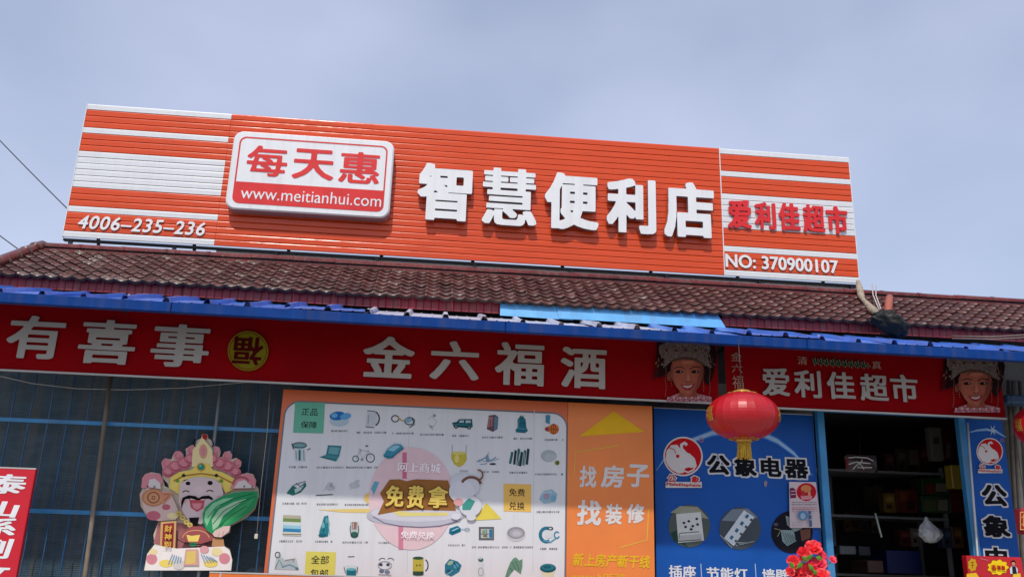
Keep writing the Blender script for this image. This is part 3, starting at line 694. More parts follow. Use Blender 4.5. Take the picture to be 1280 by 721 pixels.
mk(f,
 lambda p: (p.poly([(459, 515), (470, 515), (472, 531), (457, 532)], (196, 200, 206)), p.ring(467, 523, 7, 9, 1.6, DK, -70, 70), p.line([(459, 513), (469, 514)], 1, DK), p.line([(457, 533), (468, 534)], 1, DK), p.line([(461, 518), (460, 529)], .8, GR)),
 lambda p: (p.ring(494, 523, 4.5, 4, 1.3, DK), p.ring(512, 526, 6, 4.5, 1.3, DT), p.line([(497, 521), (503, 526), (510, 523)], 1.6, (190, 160, 80)), p.ell(510, 525, 4, 3, (130, 170, 190)), p.line([(515, 523), (518, 530), (512, 534)], 1.2, DK)),
 lambda p: (p.ell(543, 519, 2, 2, GR), p.line([(535, 524), (540, 520), (546, 527), (541, 534), (535, 530)], .8, (180, 182, 186)), p.line([(537, 532), (541, 537)], .8, GR), p.ell(539, 533, 2, 1.4, (160, 165, 170))),
 lambda p: (p.poly([(565, 528), (571, 527), (574, 523.5), (590, 523.5), (591, 533), (586, 535), (567, 533)], DT), p.poly([(575, 525), (580, 525), (580, 528), (573.5, 528)], (170, 190, 196)), p.poly([(582, 525), (588, 525), (589, 528), (582, 528.5)], (170, 190, 196)), p.ell(570, 533, 2.6, 2.4, DK), p.ell(570, 533, 1.2, 1.1, GR), p.ell(586.5, 534, 2.6, 2.4, DK), p.ell(586.5, 534, 1.2, 1.1, GR), p.line([(566, 530), (590, 531)], .8, (70, 150, 150))),
 lambda p: (p.poly([(611, 519), (619, 518), (623, 521), (622, 536), (616, 539.5), (608.5, 536)], (106, 78, 82)), p.poly([(611, 521), (616, 520.5), (615, 533), (609.5, 534)], (168, 120, 122)), p.poly([(618, 520), (623, 522), (622, 536), (617.5, 538)], (96, 128, 146)), p.line([(613, 524), (612.5, 535)], 1, (80, 50, 56))),
 lambda p: (p.poly([(647, 524), (650, 520.5), (654, 520.5), (657, 524), (658, 534), (660, 538), (656, 541), (645, 540), (644.5, 537), (647, 534)], (40, 104, 122)), p.line([(648, 528), (657, 528.5)], .8, (24, 70, 84)), p.ring(652, 521, 2, 1.6, .8, DT), p.line([(646, 535), (658, 536)], .9, (90, 150, 164)), p.line([(649, 524), (648, 534)], .8, (90, 150, 164))),
 lambda p: (p.poly([(682, 519), (685, 518), (688, 519), (687, 530), (682, 528)], (70, 134, 160)), p.ell(685, 536, 4, 3, (150, 60, 60)), p.ell(692, 536, 6.6, 6.6, (208, 112, 54)), p.ring(692, 536, 3, 6.4, .6, (90, 50, 30)), p.line([(685.6, 536), (698.6, 536.6)], .6, (90, 50, 30)), p.line([(692, 529.6), (692, 542.5)], .6, (90, 50, 30))),
 lambda p: (p.poly([(368, 560), (380, 560), (382, 576), (369, 576)], (196, 204, 206)), p.ell(374.5, 557, 9, 3.4, (120, 160, 164)), p.ring(374.5, 556, 8.5, 3.2, 1, DK), p.line([(365, 554), (367, 561)], 1.4, DK), p.line([(384, 562), (388, 560)], 1, DK), p.line([(374.5, 562), (374.5, 575)], 2.4, (30, 110, 112)), p.line([(379.5, 562), (380, 575)], 1, (120, 160, 160)), p.line([(370, 563), (370.5, 574)], .8, GR)),
 lambda p: (p.poly([(410, 556), (427, 557), (424, 570), (407.5, 568)], (54, 120, 128)), p.poly([(412, 558), (425, 559), (422.5, 568), (410, 566.5)], (104, 160, 164)), p.poly([(407, 568), (424, 570), (420, 576.5), (399, 571)], (70, 134, 140)), p.line([(402, 571), (420, 574.5)], .8, (34, 84, 92))),
 lambda p: (p.ring(444.5, 573, 3.6, 3.6, 1.1, DT), p.ring(463, 572, 5, 5.3, 1.1, DK), p.line([(445, 573), (450, 563), (461, 563), (463, 572)], .8, (170, 172, 176)), p.line([(450, 563), (453, 573), (461, 563)], .7, (170, 172, 176)), p.ell(458.5, 557, 1.8, .9, DK), p.ell(452.5, 574, 1.6, 2, GR), p.line([(449, 561), (452, 562)], 1, GR)),
 lambda p: (p.poly([(570-6, 566), (583, 566.5), (583.5, 574), (580, 580), (574, 583.5), (568, 580), (564, 573)], (196, 178, 70)), p.ell(573.5, 566, 9.6, 2, (214, 200, 110)), p.line([(565, 555), (565.5, 566)], .8, GR), p.line([(583, 556), (582.5, 566)], .8, GR), p.ell(571, 573, 3, 5, (220, 206, 120))),
 lambda p: (p.poly([(603, 575), (600, 578), (596, 576)], (170, 186, 196)), p.line([(596, 577), (606, 572), (614, 575), (620, 571)], 1.3, (110, 140, 160)), p.line([(598, 574), (610, 577), (624, 573)], 1, (140, 165, 180)), p.ell(616, 579.5, 4, 1.3, DK), p.poly([(607, 570), (610, 567), (612, 576), (608, 577)], (120, 150, 166)), p.line([(600, 580), (609, 579)], 1, (130, 150, 165)), p.ell(611, 566, 1, 2, (190, 200, 206))),
 lambda p: [p.poly([(636+k*4.2+s, 582-abs(k-3)), (639+k*4.2+s, 582.5-abs(k-3)), (642+k*4+s*.2, 565-(k % 3)*2), (639+k*4+s*.2, 564-(k % 3)*2)], (36, 62, 66) if k % 2 else (60, 104, 108)) for k, s in ((0, 0), (1, 1), (2, 1), (3, 0), (4, 0), (5, 0))] + [p.line([(646, 582), (650, 566)], .7, (190, 200, 200)), p.line([(655, 583), (655.5, 566)], .7, (190, 200, 200))],
 lambda p: (p.ell(686, 569.5, 10, 7.5, (166, 176, 178)), p.ell(688, 571, 7.5, 5, (178, 186, 188)), p.ell(696.5, 578, 3, 3, (126, 136, 66)), p.ell(697, 578, 1.3, 2, (80, 90, 40))),
 lambda p: (p.poly([(358, 616), (366, 606), (372, 610), (382, 602), (383, 607), (376, 615), (366, 619)], (46, 108, 100)), p.poly([(368, 611), (380, 606), (376, 612), (369, 616)], (186, 200, 196)), p.line([(367, 606), (382, 601)], 1, (90, 110, 108)), p.line([(370, 603), (377, 609)], .8, DK)),
 lambda p: (p.ell(413, 609, 6, 4, (186, 190, 192)), p.ell(414, 606, 2.2, 3, (160, 166, 170)), p.line([(405, 613), (411, 602), (418, 611)], .7, (170, 176, 180)), p.line([(395, 618.6), (416, 617.6)], 1.1, DK)),
 lambda p: (p.ell(443, 606, 7, 4, (188, 190, 194)), p.line([(437, 612), (450, 600)], .9, (182, 186, 190)), p.ell(446, 601, 3, 1.6, (184, 188, 192))),
 lambda p: [p.poly([(354, 643+k*4.2), (376, 644+k*4.2), (376, 648.2+k*4.2), (353.5, 647.5+k*4.2)], c_) for k, c_ in enumerate(((176, 170, 150), (112, 138, 74), (206, 214, 210), (150, 196, 210), (52, 128, 172), (208, 206, 190)))] + [p.line([(353, 667), (376.5, 667.5)], 1.1, (120, 116, 92))],
 lambda p: (p.poly([(405, 645), (410, 643.5), (412, 655), (410, 670), (399, 671), (399, 664), (402, 655)], (44, 124, 134)), p.line([(407, 648), (404, 664)], 1.3, (24, 80, 94)), p.line([(410, 648), (412, 668)], 1, (120, 180, 184)), p.ell(403, 668.5, 5, 2.4, (30, 96, 112)), p.ell(404, 656, 2, 4, (110, 172, 180)), p.ell(408, 650, 1.5, 4, (90, 160, 168))),
 lambda p: (p.poly([(438, 652), (448, 652), (448, 666), (446, 671), (440, 671), (437.5, 665)], (176, 186, 180)), p.ell(443, 668, 5, 4, (50, 96, 84)), p.poly([(440, 652), (446, 652), (445.5, 661), (440.5, 661)], (150, 104, 92)), p.ring(443, 661, 5.4, 9.6, .9, DK, -30, 210), p.line([(441.5, 653), (442, 660)], 1, (196, 190, 184))),
 lambda p: (p.poly([(562, 660), (572, 656.5), (576, 660), (576, 664), (565, 668.5), (561, 666)], (34, 110, 134)), p.line([(565, 663), (573, 659.5)], 1.4, (150, 196, 206)), p.line([(564, 666), (574, 662)], 1, (20, 70, 92)), p.line([(576, 661), (587, 660.5)], 1.6, (176, 190, 200)), p.ring(584, 661.5, 3, 2, .7, GR)),
 lambda p: (p.rect(598.5, 658, 617.5, 674.5, (92, 96, 96)), p.rect(601, 660.5, 615.5, 672, (176, 186, 176)), p.rect(611.5, 661, 615.3, 671.5, (50, 110, 150)), p.rect(603, 662, 607, 666, (130, 150, 120)), p.rect(604, 668, 609, 670.5, (130, 96, 80)), p.line([(608, 661), (608.6, 671.5)], 1, (110, 120, 110)), p.rect(601, 666.4, 611, 667.2, (100, 110, 110))),
 lambda p: (p.ell(645, 667.5, 12, 9, (196, 194, 198)), p.ell(645, 665.5, 11, 7.5, (146, 142, 148)), p.ell(645.5, 666, 8.5, 5.5, (168, 165, 170)), p.ell(646, 666.5, 5.5, 3.4, (184, 182, 186))),
 lambda p: (p.ring(683, 668, 7.6, 8.5, 4, (40, 112, 136), 60, 300), p.ell(686.5, 667, 4.6, 5.6, (206, 212, 212)), p.ell(688, 660, 3.6, 2.4, DK), p.ell(688, 660, 2, 1.1, (190, 194, 196)), p.ring(696, 668, 3, 4, 1.5, (60, 130, 160), 20, 320), p.line([(679, 675), (688, 677), (695, 672)], 1.6, (90, 160, 180))),
 lambda p: (p.poly([(676, 618), (680, 613), (690, 611), (697, 617), (694, 627), (680, 629), (674, 624)], (150, 184, 196)), p.ell(683, 620, 4, 4, (166, 150, 170)), p.ell(692, 622, 3.6, 4, (120, 168, 190)), p.line([(678, 616), (690, 614)], 1, (196, 206, 212))),
 lambda p: (p.poly([(343, 711), (346, 694), (350, 689), (352, 696), (356, 699), (370, 697), (374, 712)], (176, 186, 188)), p.ring(347, 693, 3, 3.6, 1, DK), p.line([(344, 710), (349, 699), (354, 709)], 1.4, (110, 140, 136)), p.line([(356, 700), (368, 698), (366, 702)], 1.2, (150, 140, 120)), p.line([(352, 708), (362, 705), (373, 710)], 1.6, (120, 150, 160)), p.ell(371, 710, 2, 1.6, (90, 120, 130))),
 lambda p: (p.line([(435, 695.3), (443, 695)], 1, DK), p.poly([(432, 706), (446, 706), (445, 722), (433, 722)], (196, 208, 208)), p.rect(433, 711, 445, 722, (30, 108, 120)), p.ell(439, 711, 6, 1.8, (100, 170, 176)), p.line([(430, 708), (432, 716)], .9, DK), p.line([(447, 708), (446, 716)], .9, DK)),
 lambda p: (p.ring(478, 700, 4, 3, .8, DK, 180, 330), p.ring(488, 700, 4, 3, .8, DK, 210, 360), p.ell(476, 705, 2.4, 1.8, (60, 70, 90)), p.ell(485, 705, 2.2, 1.7, (60, 70, 90)), p.ring(481, 706, 8.5, 5, .8, GR), p.ell(477, 713, 3, 2.2, (100, 110, 130)), p.ell(484, 714, 3.4, 2, (110, 130, 150)), p.line([(473, 717), (489, 718)], 1, GR)),
 lambda p: (p.ring(531, 706, 4, 7, 1.5, DK, -80, 80), p.rect(516, 697, 529.5, 717, (186, 172, 70)), p.ell(522.7, 697, 6.8, 2, (50, 86, 60)), p.rect(516, 713.5, 529.5, 717, (50, 76, 60)), p.ell(522.7, 717, 6.8, 1.8, (50, 76, 60)), p.ell(521, 706, 1, 1, (90, 90, 40)), p.ell(525, 705.6, 1, 1, (90, 90, 40))),
 lambda p: (p.poly([(556, 705), (562, 698), (572, 701), (577, 706), (574, 714), (564, 720), (556, 716)], (46, 116, 136)), p.ell(563, 703, 4, 2.4, (150, 176, 150), -.5), p.ell(570, 707, 3, 3, (90, 160, 180)), p.ell(561, 713, 3, 2, (30, 84, 104)), p.line([(567, 702), (573, 711)], 1.1, (20, 70, 90)), p.line([(558, 718), (566, 712)], 1, (130, 180, 190))),
 lambda p: (p.poly([(598, 702), (605, 702), (606, 722), (597, 722)], (206, 210, 210)), p.ell(601, 699, 3.4, 2.4, (60, 100, 96)), p.ell(600.6, 697, 2, 1.6, (190, 200, 200)), p.ring(601, 714, 3, 5, .7, GR)),
 lambda p: (p.poly([(631, 722), (634, 712), (638, 702), (642, 697), (645, 696), (649, 700), (653, 698), (653, 707), (651, 717), (643, 711), (638, 717), (635, 722)], (104, 140, 118)), p.line([(640, 702), (645, 712)], .8, (66, 100, 84)), p.line([(644, 700), (649, 712)], .8, (66, 100, 84)), p.line([(637, 709), (641, 713)], .8, (66, 100, 84))),
 lambda p: (p.poly([(676, 712), (694, 712), (691, 721), (680, 721)], (216, 208, 170)), p.ell(685, 709.5, 10, 5.6, (26, 82, 96)), p.ell(685, 708.3, 8.4, 4, (46, 118, 130)), p.ell(684, 708, 5, 2, (30, 94, 104))),
)
for a in ((414, 433, 538.5), (446, 481, 540.5), (490, 515, 541.5), (525, 555, 543), (565, 586, 544.5), (603, 629, 546.5), (642, 663, 548), (681, 705, 549.5), (361, 384, 583.5), (396, 471, 584), (575, 584, 588.5), (604, 624, 589.5), (637, 658, 590.5), (669, 702, 592.5), (353, 382, 629), (396, 421, 630), (431, 461, 630.5), (668, 702, 639.5), (349, 376, 676), (394, 415, 676.5), (428, 459, 677.5), (473, 489, 678), (560, 580, 681), (590, 666, 683.5), (675, 695, 685.5)): caption(*a)
for sx_ in seams:
    p = Print(FY+.0008); p.line([(sx_, 512), (sx_-2, 715)], .8, (203, 203, 207)); p.build('seam', post)
# pink disc with the plate and lettering
def disc(p):
    p.poly([(396, 636.5), (470, 635), (470, 640.5), (430, 640)], (226, 198, 120))
    p.ell(463, 622, 8, 7, (228, 192, 110)); p.poly([(593, 650), (608, 628), (627, 648)], (226, 204, 84)) 
    p.ell(514.5, 622.8, 53.5, 64, (222, 192, 195), n=52)
    p.rect(503, 565, 508.5, 598, (204, 108, 136)); p.rect(498, 651, 504, 686, (206, 128, 150))
    p.poly([(464, 625), (470, 612), (474, 602), (468, 601), (464, 610), (467, 618)], (100, 164, 186))
    p.ell(519, 644, 61, 14, (186, 184, 194), .0, n=36); p.ell(521, 641, 57, 10.5, (206, 202, 210), 0, n=36)
    p.line([(466, 645), (480, 653), (500, 657), (525, 658.5), (550, 657), (572, 651)], 1.2, (120, 110, 130))
    p.poly([(485, 636), (512, 640), (560, 640), (560, 644), (500, 645)], (224, 208, 130))
    p.poly([(487, 599), (500, 598.5), (508, 601), (520, 598.5), (560, 600), (568, 630), (570, 638), (530, 637), (500, 638), (472, 643), (480, 626), (475, 616)], (150, 98, 50))
pd = Print(FY); disc(pd); pdo = pd.build('disc_print', post)
ym = ink((226, 196, 96))
for ch, b in (('免', (481, 605, 506, 634)), ('费', (508, 605, 531, 636)), ('拿', (534, 606, 561, 636))):
    letters(ch, b, FY-.014, ink((96, 56, 26)), pdo, 'character', rx=.06, ry=.045)
    letters(ch, (b[0]+1, b[1]+1, b[2]-1, b[3]-1), FY-.0148, ym, pdo, 'character', rx=.045, ry=.025)
pale = ink((244, 236, 238))
for t, b in (('网上商城', (497, 577, 551, 591)), ('免费兑换', (501, 663, 543, 673))): letters(t, b, FY-.014, pale, pdo, 'lettering', rx=.02, ry=.016, res=60)
# plain helper figure: a round white rabbitless bow with a green scarf shape
ph = Print(FY-.010); ph.poly([(479, 569), (485, 560), (493, 554.5), (501, 555), (505, 560), (497, 565), (491, 572), (484, 573)], (60, 136, 160)); ph.poly([(484, 562), (493, 556), (501, 557), (492, 564)], (140, 190, 206)); ph.line([(480, 570), (490, 571), (504, 560)], 1, (36, 90, 110)); ph.build('printed_picture', post)
pf = Print(FY-.012)
pf.ell(581, 606, 19, 14, (206, 206, 212), .25); pf.ell(577, 614, 16, 14, (214, 214, 218)); pf.ell(588, 632, 14, 13, (210, 210, 214))
pf.ring(589, 606, 12, 10, 3.4, (120, 84, 66), 200, 350); pf.poly([(578, 630), (586, 622), (594, 626), (588, 637), (578, 637)], (70, 150, 136))
pf.ell(570, 645, 6, 4, (214, 214, 218)); pf.ell(589, 646, 6, 4, (214, 214, 218)); pf.ell(573, 627, 6, 5, (214, 158, 156))
pf.ring(598, 593, 5.5, 6, 2, (124, 88, 70), -100, 80)
pf.build('picture_print', post)

# orange panel
oy = PY_ + .0
op = root('poster_board', ((p1x+p2x)/2, PY_, .55), 'narrow orange poster board with a yellow triangle and white characters', 'poster')
MB().box(p1x, p2x-.004, oy-.001, oy+.02, .55, ptz-.02+.02, m_porange2).build('board', op)
p = Print(oy-.002); p.poly([(767, 513.5), (806, 539.5), (724, 545)], (228, 176, 36)); p.build('triangle_print', op); p = Print(oy-.002)
YL = (226, 176, 70)
p.line([(717.6, 592), (719.3, 564.8), (774, 556.5)], 1.2, YL); p.build('bracket_print', op); p = Print(oy-.002); p.line([(810.6, 636), (809, 674.5), (775, 684)], 1.4, YL); p.build('bracket_print', op)
wh = ink((214, 208, 204))
for ch, b in (('找', (724.5, 581.5, 745.5, 609)), ('房', (751, 580.5, 780, 609.5)), ('子', (783.5, 579.5, 811.5, 609)), ('找', (721.5, 624, 751.5, 656.5)), ('装', (756.5, 629, 777.5, 655.5)), ('修', (783.5, 629, 805.5, 654))):
    letters(ch, b, oy-.004, wh, op, 'character', rx=.035, ry=.03, shear=.08, diag=2)
letters('新上房产新干线', (715.5, 690.5, 812.5, 710), oy-.004, ink((226, 178, 40)), op, 'lettering', rx=.035, ry=.028, shear=.16)
letters('www.h0538', (713.5, 715, 781, 727), oy-.004, ink((226, 178, 40)), op, 'lettering', rx=.02, ry=.02, res=70)

# ------------------------------------------------------------------ blue appliance panels
BP = 6.60
m_pblue = mat('blue vinyl', (.006, .080, .35), rough=.5, spec=.2, var=.12, scale=2.2)
q0, q1 = at(818.8, 610, BP).x, at(1022, 610, BP).x; qz = at(920, 514.5, BP).z
bp_ = root('poster_board', ((q0+q1)/2, BP, .7), 'wide blue poster board with a red round emblem and dark outlined characters', 'poster')
MB().box(q0, q1, BP, BP+.02, .7, qz, m_pblue).build('board', bp_)
MB().box(q0, q1, BP-.004, BP, qz-.0, qz+.006, m_edge).build('top_trim', bp_)
def swoosh(T, par, Y, pts):
    p = Print(Y, T)
    for k, (sc_, c_) in enumerate(((1, (30, 84, 170)), (.72, (70, 124, 190)), (.42, (150, 182, 216)))):
        p_ = []
        n = len(pts); up = [(x, y-w_*sc_) for x, y, w_ in pts]; dn = [(x, y+w_*sc_) for x, y, w_ in pts][::-1]; p.poly(up+dn, c_)
    return p.build('swoosh_print', par)
swoosh(None, bp_, BP-.001, [(820, 588, .6), (830, 574, 3), (845, 561, 4), (865, 550, 5), (890, 541, 6), (920, 537, 6.5), (950, 541, 6.5), (972, 551, 6), (992, 566, 4.6), (1006, 581, 3), (1015, 594, .8)])
def emblem(T, par, Y, s1='公', s2='象', full=True):
    R_, Wt = (196, 16, 26), (214, 208, 204)
    p = Print(Y, T); p.ell(480, 250, 77, 77, Wt, n=40); p.ell(480, 250, 71, 71, R_, n=40)
    p.poly([(411, 262), (416, 228), (434, 206), (456, 204), (470, 220), (482, 236), (505, 238), (526, 258), (533, 285), (522, 297), (500, 292), (486, 300), (482, 314), (462, 316), (436, 302), (420, 284)], Wt)
    p.line([(508, 250), (488, 236), (474, 220), (474, 204), (486, 197), (495, 206)], 12, Wt); p.ell(459, 249, 7, 7, R_)
    p.line([(476, 303), (500, 312), (520, 302), (531, 284)], 6, Wt); p.line([(424, 215), (446, 224), (452, 238)], 3, R_); p.line([(488, 296), (505, 300), (520, 294)], 3, R_)
    p.ring(551, 186, 8, 8, 2.6, (190, 120, 130), n=14)
    p.rect(412, 349, 553, 372, Wt)
    o = p.build('emblem_print', par)
    def B(x0, y0, x1, y1): a, b = T(x0, y0); c, d = T(x1, y1); return (a, b, c, d)
    for ch, b in ((s1, (420, 320, 453, 352)), (s2, (512, 326, 545, 354))):
        letters(ch, B(b[0]-4, b[1]-4, b[2]+4, b[3]+4), Y-.010, ink(Wt), o, 'character', rx=.09, ry=.09, res=70)
        letters(ch, B(*b), Y-.011, ink(R_), o, 'character', rx=.03, ry=.03, res=70)
    letters('MaleElephant', B(416, 352, 550, 371), Y-.011, ink(R_), o, 'lettering', rx=.03, ry=.02, res=70)
    return o
emblem(crop(700, 490, 3.12), bp_, BP-.004)
def outlined(ch, b, Y, par, o_=2.2):
    letters(ch, (b[0]-o_, b[1]-o_, b[2]+o_, b[3]+o_), Y, ink((206, 204, 204)), par, 'character_outline', rx=.085, ry=.085, diag=2)
    letters(ch, b, Y-.002, ink((14, 14, 22)), par, 'character', rx=.045, ry=.038, diag=2)
for ch, b in (('公', (884, 568, 912, 593)), ('象', (918, 569, 945.5, 595.5)), ('电', (951, 571, 976.5, 596)), ('器', (981, 573, 1010, 598))): outlined(ch, b, BP-.004, bp_)
# round product photographs
p = Print(BP-.003); A1 = (30, 34, 40)
p.ell(861.6, 657, 26, 26.5, (84, 92, 86), n=32); p.poly([(838, 640), (850, 632), (872, 633), (886, 648)], (150, 150, 132)); p.poly([(838, 666), (843, 676), (860, 683), (846, 662)], (40, 70, 60))
p.poly([(845, 642), (876, 639.5), (880, 675), (848, 678)], (206, 208, 204)); p.poly([(848, 669), (877, 667), (878, 675), (849, 677)], (180, 182, 178)); p.line([(849, 667), (848.5, 676), (876, 674)], .9, (60, 60, 60)); p.line([(849, 666), (874, 664)], .9, (70, 70, 70))
for x, y in ((855, 653), (861, 651), (857, 658), (866, 657), (871, 648), (872, 655), (864, 661)): p.ell(x, y, 1.7, 1.5, (40, 40, 44))
p.build('photo_print', bp_)
p = Print(BP-.003); p.ell(925, 660, 26, 26.5, (74, 82, 88), n=32); p.poly([(902, 650), (915, 636), (935, 635), (947, 646), (930, 652)], (120, 130, 140))
for k in range(5): p.line([(900+k*6, 668+k*3), (915+k*7, 684-k*2)], 1, (150, 160, 160))
p.poly([(905, 672), (930, 637), (943, 646), (917, 682)], (206, 214, 218))
for k in range(4):
    x, y = 914.5+k*6.4, 672-k*8.8; p.poly([(x-2.8, y), (x, y-3.8), (x+3, y-1.6), (x+.2, y+2.4)], (60, 110, 140)); p.ell(x+5.4, y+3.6, 1.7, 1.7, (80, 90, 100))
p.build('photo_print', bp_)
p = Print(BP-.003); p.ell(990, 664.5, 26, 26.5, (26, 24, 34), n=32)
p.poly([(982, 644), (994, 648), (1003, 660), (994, 664), (984, 656)], (140, 156, 156)); p.poly([(976, 662), (992, 662), (995, 676), (984, 682), (978, 676)], (130, 150, 150))
for k in range(5): p.line([(978+k*3, 664+k), (984+k*3, 680-k)], .8, (70, 84, 84))
p.poly([(1000, 662), (1013, 660), (1013, 672), (1002, 676)], (110, 70, 60)); p.line([(968, 660), (976, 662), (972, 670)], 1, (150, 140, 110)); p.ell(970, 655, 3, 2, (80, 80, 96))
p.build('photo_print', bp_)
lw = ink((210, 210, 214))
for t, b in (('插座', (836, 705.5, 870, 723)), ('节能灯', (883, 708, 934.5, 725.5)), ('墙壁', (952.5, 710, 986, 728))): letters(t, b, BP-.004, lw, bp_, 'lettering', rx=.03, ry=.022)
p = Print(BP-.003)
for x in (876, 944): p.line([(x, 704), (x+1.2, 724)], 1, (180, 190, 206))
p.ell(957, 605, 1.6, 3.4, (150, 130, 130)); p.ring(957, 603, 1.6, 2.2, .8, (170, 150, 150)); p.build('divider_line', bp_)
# paper notice pasted on the blue board
nb = root('paper_notice', at(1006, 660, BP-.005), 'small pale paper notice with a red round print pasted beside the doorway', 'notice')
p = Print(BP-.022, crop(940, 590, 5.5), 'paper'); p.poly([(255, 65), (440, 67), (474, 380), (260, 380)], (206, 188, 190))
p.ell(374, 135, 68, 62, (190, 28, 44), n=30); p.ell(372, 112, 36, 26, (206, 130, 84)); p.poly([(335, 160), (410, 160), (415, 185), (340, 188)], (210, 140, 150)); p.ell(352, 145, 10, 20, (170, 60, 60)); p.ell(394, 148, 9, 20, (214, 150, 110))
p.poly([(260, 110), (280, 104), (300, 118), (304, 175), (264, 178)], (120, 44, 74)); p.line([(268, 130), (300, 128)], 5, (206, 188, 190)); p.line([(268, 152), (300, 150)], 5, (206, 188, 190))
for y, c_ in ((205, (140, 120, 130)), (220, (110, 100, 120)), (242, (190, 110, 120)), (254, (190, 90, 100)), (268, (150, 140, 150)), (345, (150, 150, 160)), (360, (150, 140, 150))):
    x = 275
    while x < (340 if y > 300 else 440): x2 = x+rc.uniform(8, 22); p.line([(x, y), (x2, y+1)], 4, c_); x = x2+6
p.ell(350, 296, 34, 32, (84, 130, 170)); p.ell(350, 300, 18, 22, (150, 176, 200)); p.poly([(388, 265), (406, 265), (414, 372), (394, 374)], (70, 100, 140)); p.line([(395, 290), (410, 289)], 5, (200, 190, 200)); p.line([(396, 325), (413, 324)], 5, (200, 190, 200))
p.build('sheet', nb)
# narrow blue panel right of the doorway
NP = 6.56
TN = lambda x, y: (1195+x/7.139, 620+y/7.139)
n0, n1 = at(1214, 600, NP).x, at(1262, 600, NP).x; nz = at(1235, 524.5, NP).z
np_ = root('poster_board', ((n0+n1)/2, NP, .9), 'narrow upright blue poster board with a red round emblem at the right of the doorway', 'poster')
MB().box(n0, n1, NP, NP+.02, .9, nz, m_pblue).build('board', np_)
swoosh(None, np_, NP-.001, [(1212, 540, 1), (1222, 537.5, 2.4), (1234, 536.5, 3), (1246, 539.5, 2.8), (1257, 546, 1)])
p = Print(NP-.003); p.poly([(1241+(6 if k % 2 == 0 else 1.8)*math.cos(math.pi*k/6), 537.5+(8 if k % 2 == 0 else 2)*math.sin(math.pi*k/6)) for k in range(12)], (180, 200, 214)); p.build('star_print', np_)
emblem(lambda x, y: (1237.2+(x-480)/77*16.6*1.0, 564+(y-250)/77*17), np_, NP-.004)
outlined('公', (1227.5, 605, 1258.5, 632.5), NP-.004, np_, 1.9); outlined('象', (1229, 643.5, 1262, 671.5), NP-.004, np_, 1.9); outlined('电', (1232, 683, 1263, 712), NP-.004, np_, 1.9)

# ------------------------------------------------------------------ red upright board at the left edge
RY2 = 6.15
rb = root('sign_board', at(5, 760, RY2), 'bright red upright board with white characters at the left edge', 'sign')
rz1 = at(20, 584, RY2).z; rxr = at(44, 590, RY2).x
MB().box(rxr-.52, rxr, RY2, RY2+.03, 0.25, rz1, mat('bright red board', (.58, .006, .02), rough=.4), .003).build('board', rb)
MB().box(rxr-.52, rxr+.002, RY2-.002, RY2, rz1-.008, rz1+.001, m_edge).build('trim', rb)
Tl = crop(0, 560, 4.475)
wt2 = mat('white vinyl letter', (.76, .76, .76), rough=.4)
for ch, b in (('泰', (-75, 140, 145, 258)), ('山', (-90, 292, 108, 388)), ('系', (-105, 385, 90, 492)), ('列', (-125, 500, 72, 618)), ('文', (-140, 640, 52, 760))):
    a = Tl(b[0], b[1]); c = Tl(b[2], b[3]); letters(ch, (a[0], a[1], c[0], c[1]), RY2-.003, wt2, rb, 'character', rx=.04, ry=.025, diag=2, shear=.1)

# ------------------------------------------------------------------ festive cutout board
CY = 6.61
TC_ = crop(160, 530, 3.773)
cut = root('festive_cutout', at(235, 714, CY), 'festive cutout of a bearded man in pink headdress holding a green cabbage', 'decoration')
ol = [(75,688),(90,610),(125,565),(120,520),(145,455),(105,450),(80,420),(60,385),(55,330),(70,300),(65,260),(80,235),(110,225),(150,232),(165,260),(172,290),(192,300),(188,280),(160,250),(165,215),(157,180),(175,160),(205,165),(212,145),(235,125),(260,140),(262,160),(275,150),(272,115),(300,98),(318,98),(325,75),(345,66),(350,45),(375,48),(378,66),(400,78),(402,100),(430,108),(437,130),(430,155),(450,152),(455,130),(480,125),(492,145),(487,165),(510,158),(535,175),(530,200),(512,212),(528,240),(524,262),(535,237),(560,228),(590,235),(605,265),(600,285),(615,300),(618,340),(600,400),(560,440),(485,480),(480,510),(440,535),(455,570),(480,590),(492,640),(487,690)]
pts = [at(*TC_(x, y), CY) for x, y in ol]
MB().prism([(q.x, q.z) for q in pts], CY, CY+.012, mat('cream board', (.62, .50, .36), rough=.5), mat('cream board edge', (.5, .42, .32), rough=.7)).build('board', cut)
P1, P2, CR, YE, WH_, GN, LG, DKP = (214, 138, 146), (196, 108, 120), (236, 216, 160), (236, 208, 104), (220, 208, 204), (48, 146, 92), (136, 196, 150), (170, 92, 100)
p = Print(CY-.001, TC_, 'board')
p.poly([(120, 560), (145, 455), (300, 470), (470, 500), (440, 535), (450, 580), (300, 600)], (172, 112, 110))
for x, y, r in ((182, 185, 24), (236, 148, 23), (468, 150, 22), (514, 184, 21), (300, 125, 24), (412, 125, 22)): p.ell(x, y, r, r, P1); p.ring(x, y, r*.55, r*.5, 4, P2, 20, 250)
for x, y, r in ((190, 225, 30), (225, 200, 34), (265, 185, 34), (295, 165, 30), (505, 225, 28), (470, 200, 34), (430, 185, 34), (398, 165, 30)): p.ell(x, y, r, r*.85, P2); p.ell(x-3, y-4, r*.62, r*.5, P1); p.ring(x+2, y+2, r*.6, r*.5, 3, (140, 60, 70), 0, 180)
p.poly([(300, 200), (305, 120), (325, 95), (350, 60), (378, 95), (398, 120), (400, 200)], CR); p.ell(355, 128, 20, 34, (214, 160, 130)); p.ell(355, 128, 10, 22, P1); p.poly([(350, 45), (376, 50), (370, 72), (352, 68)], (160, 40, 40))
p.line([(318, 105), (308, 88), (318, 68)], 6, (30, 20, 20)); p.line([(398, 105), (404, 90), (394, 72)], 6, (30, 20, 20))
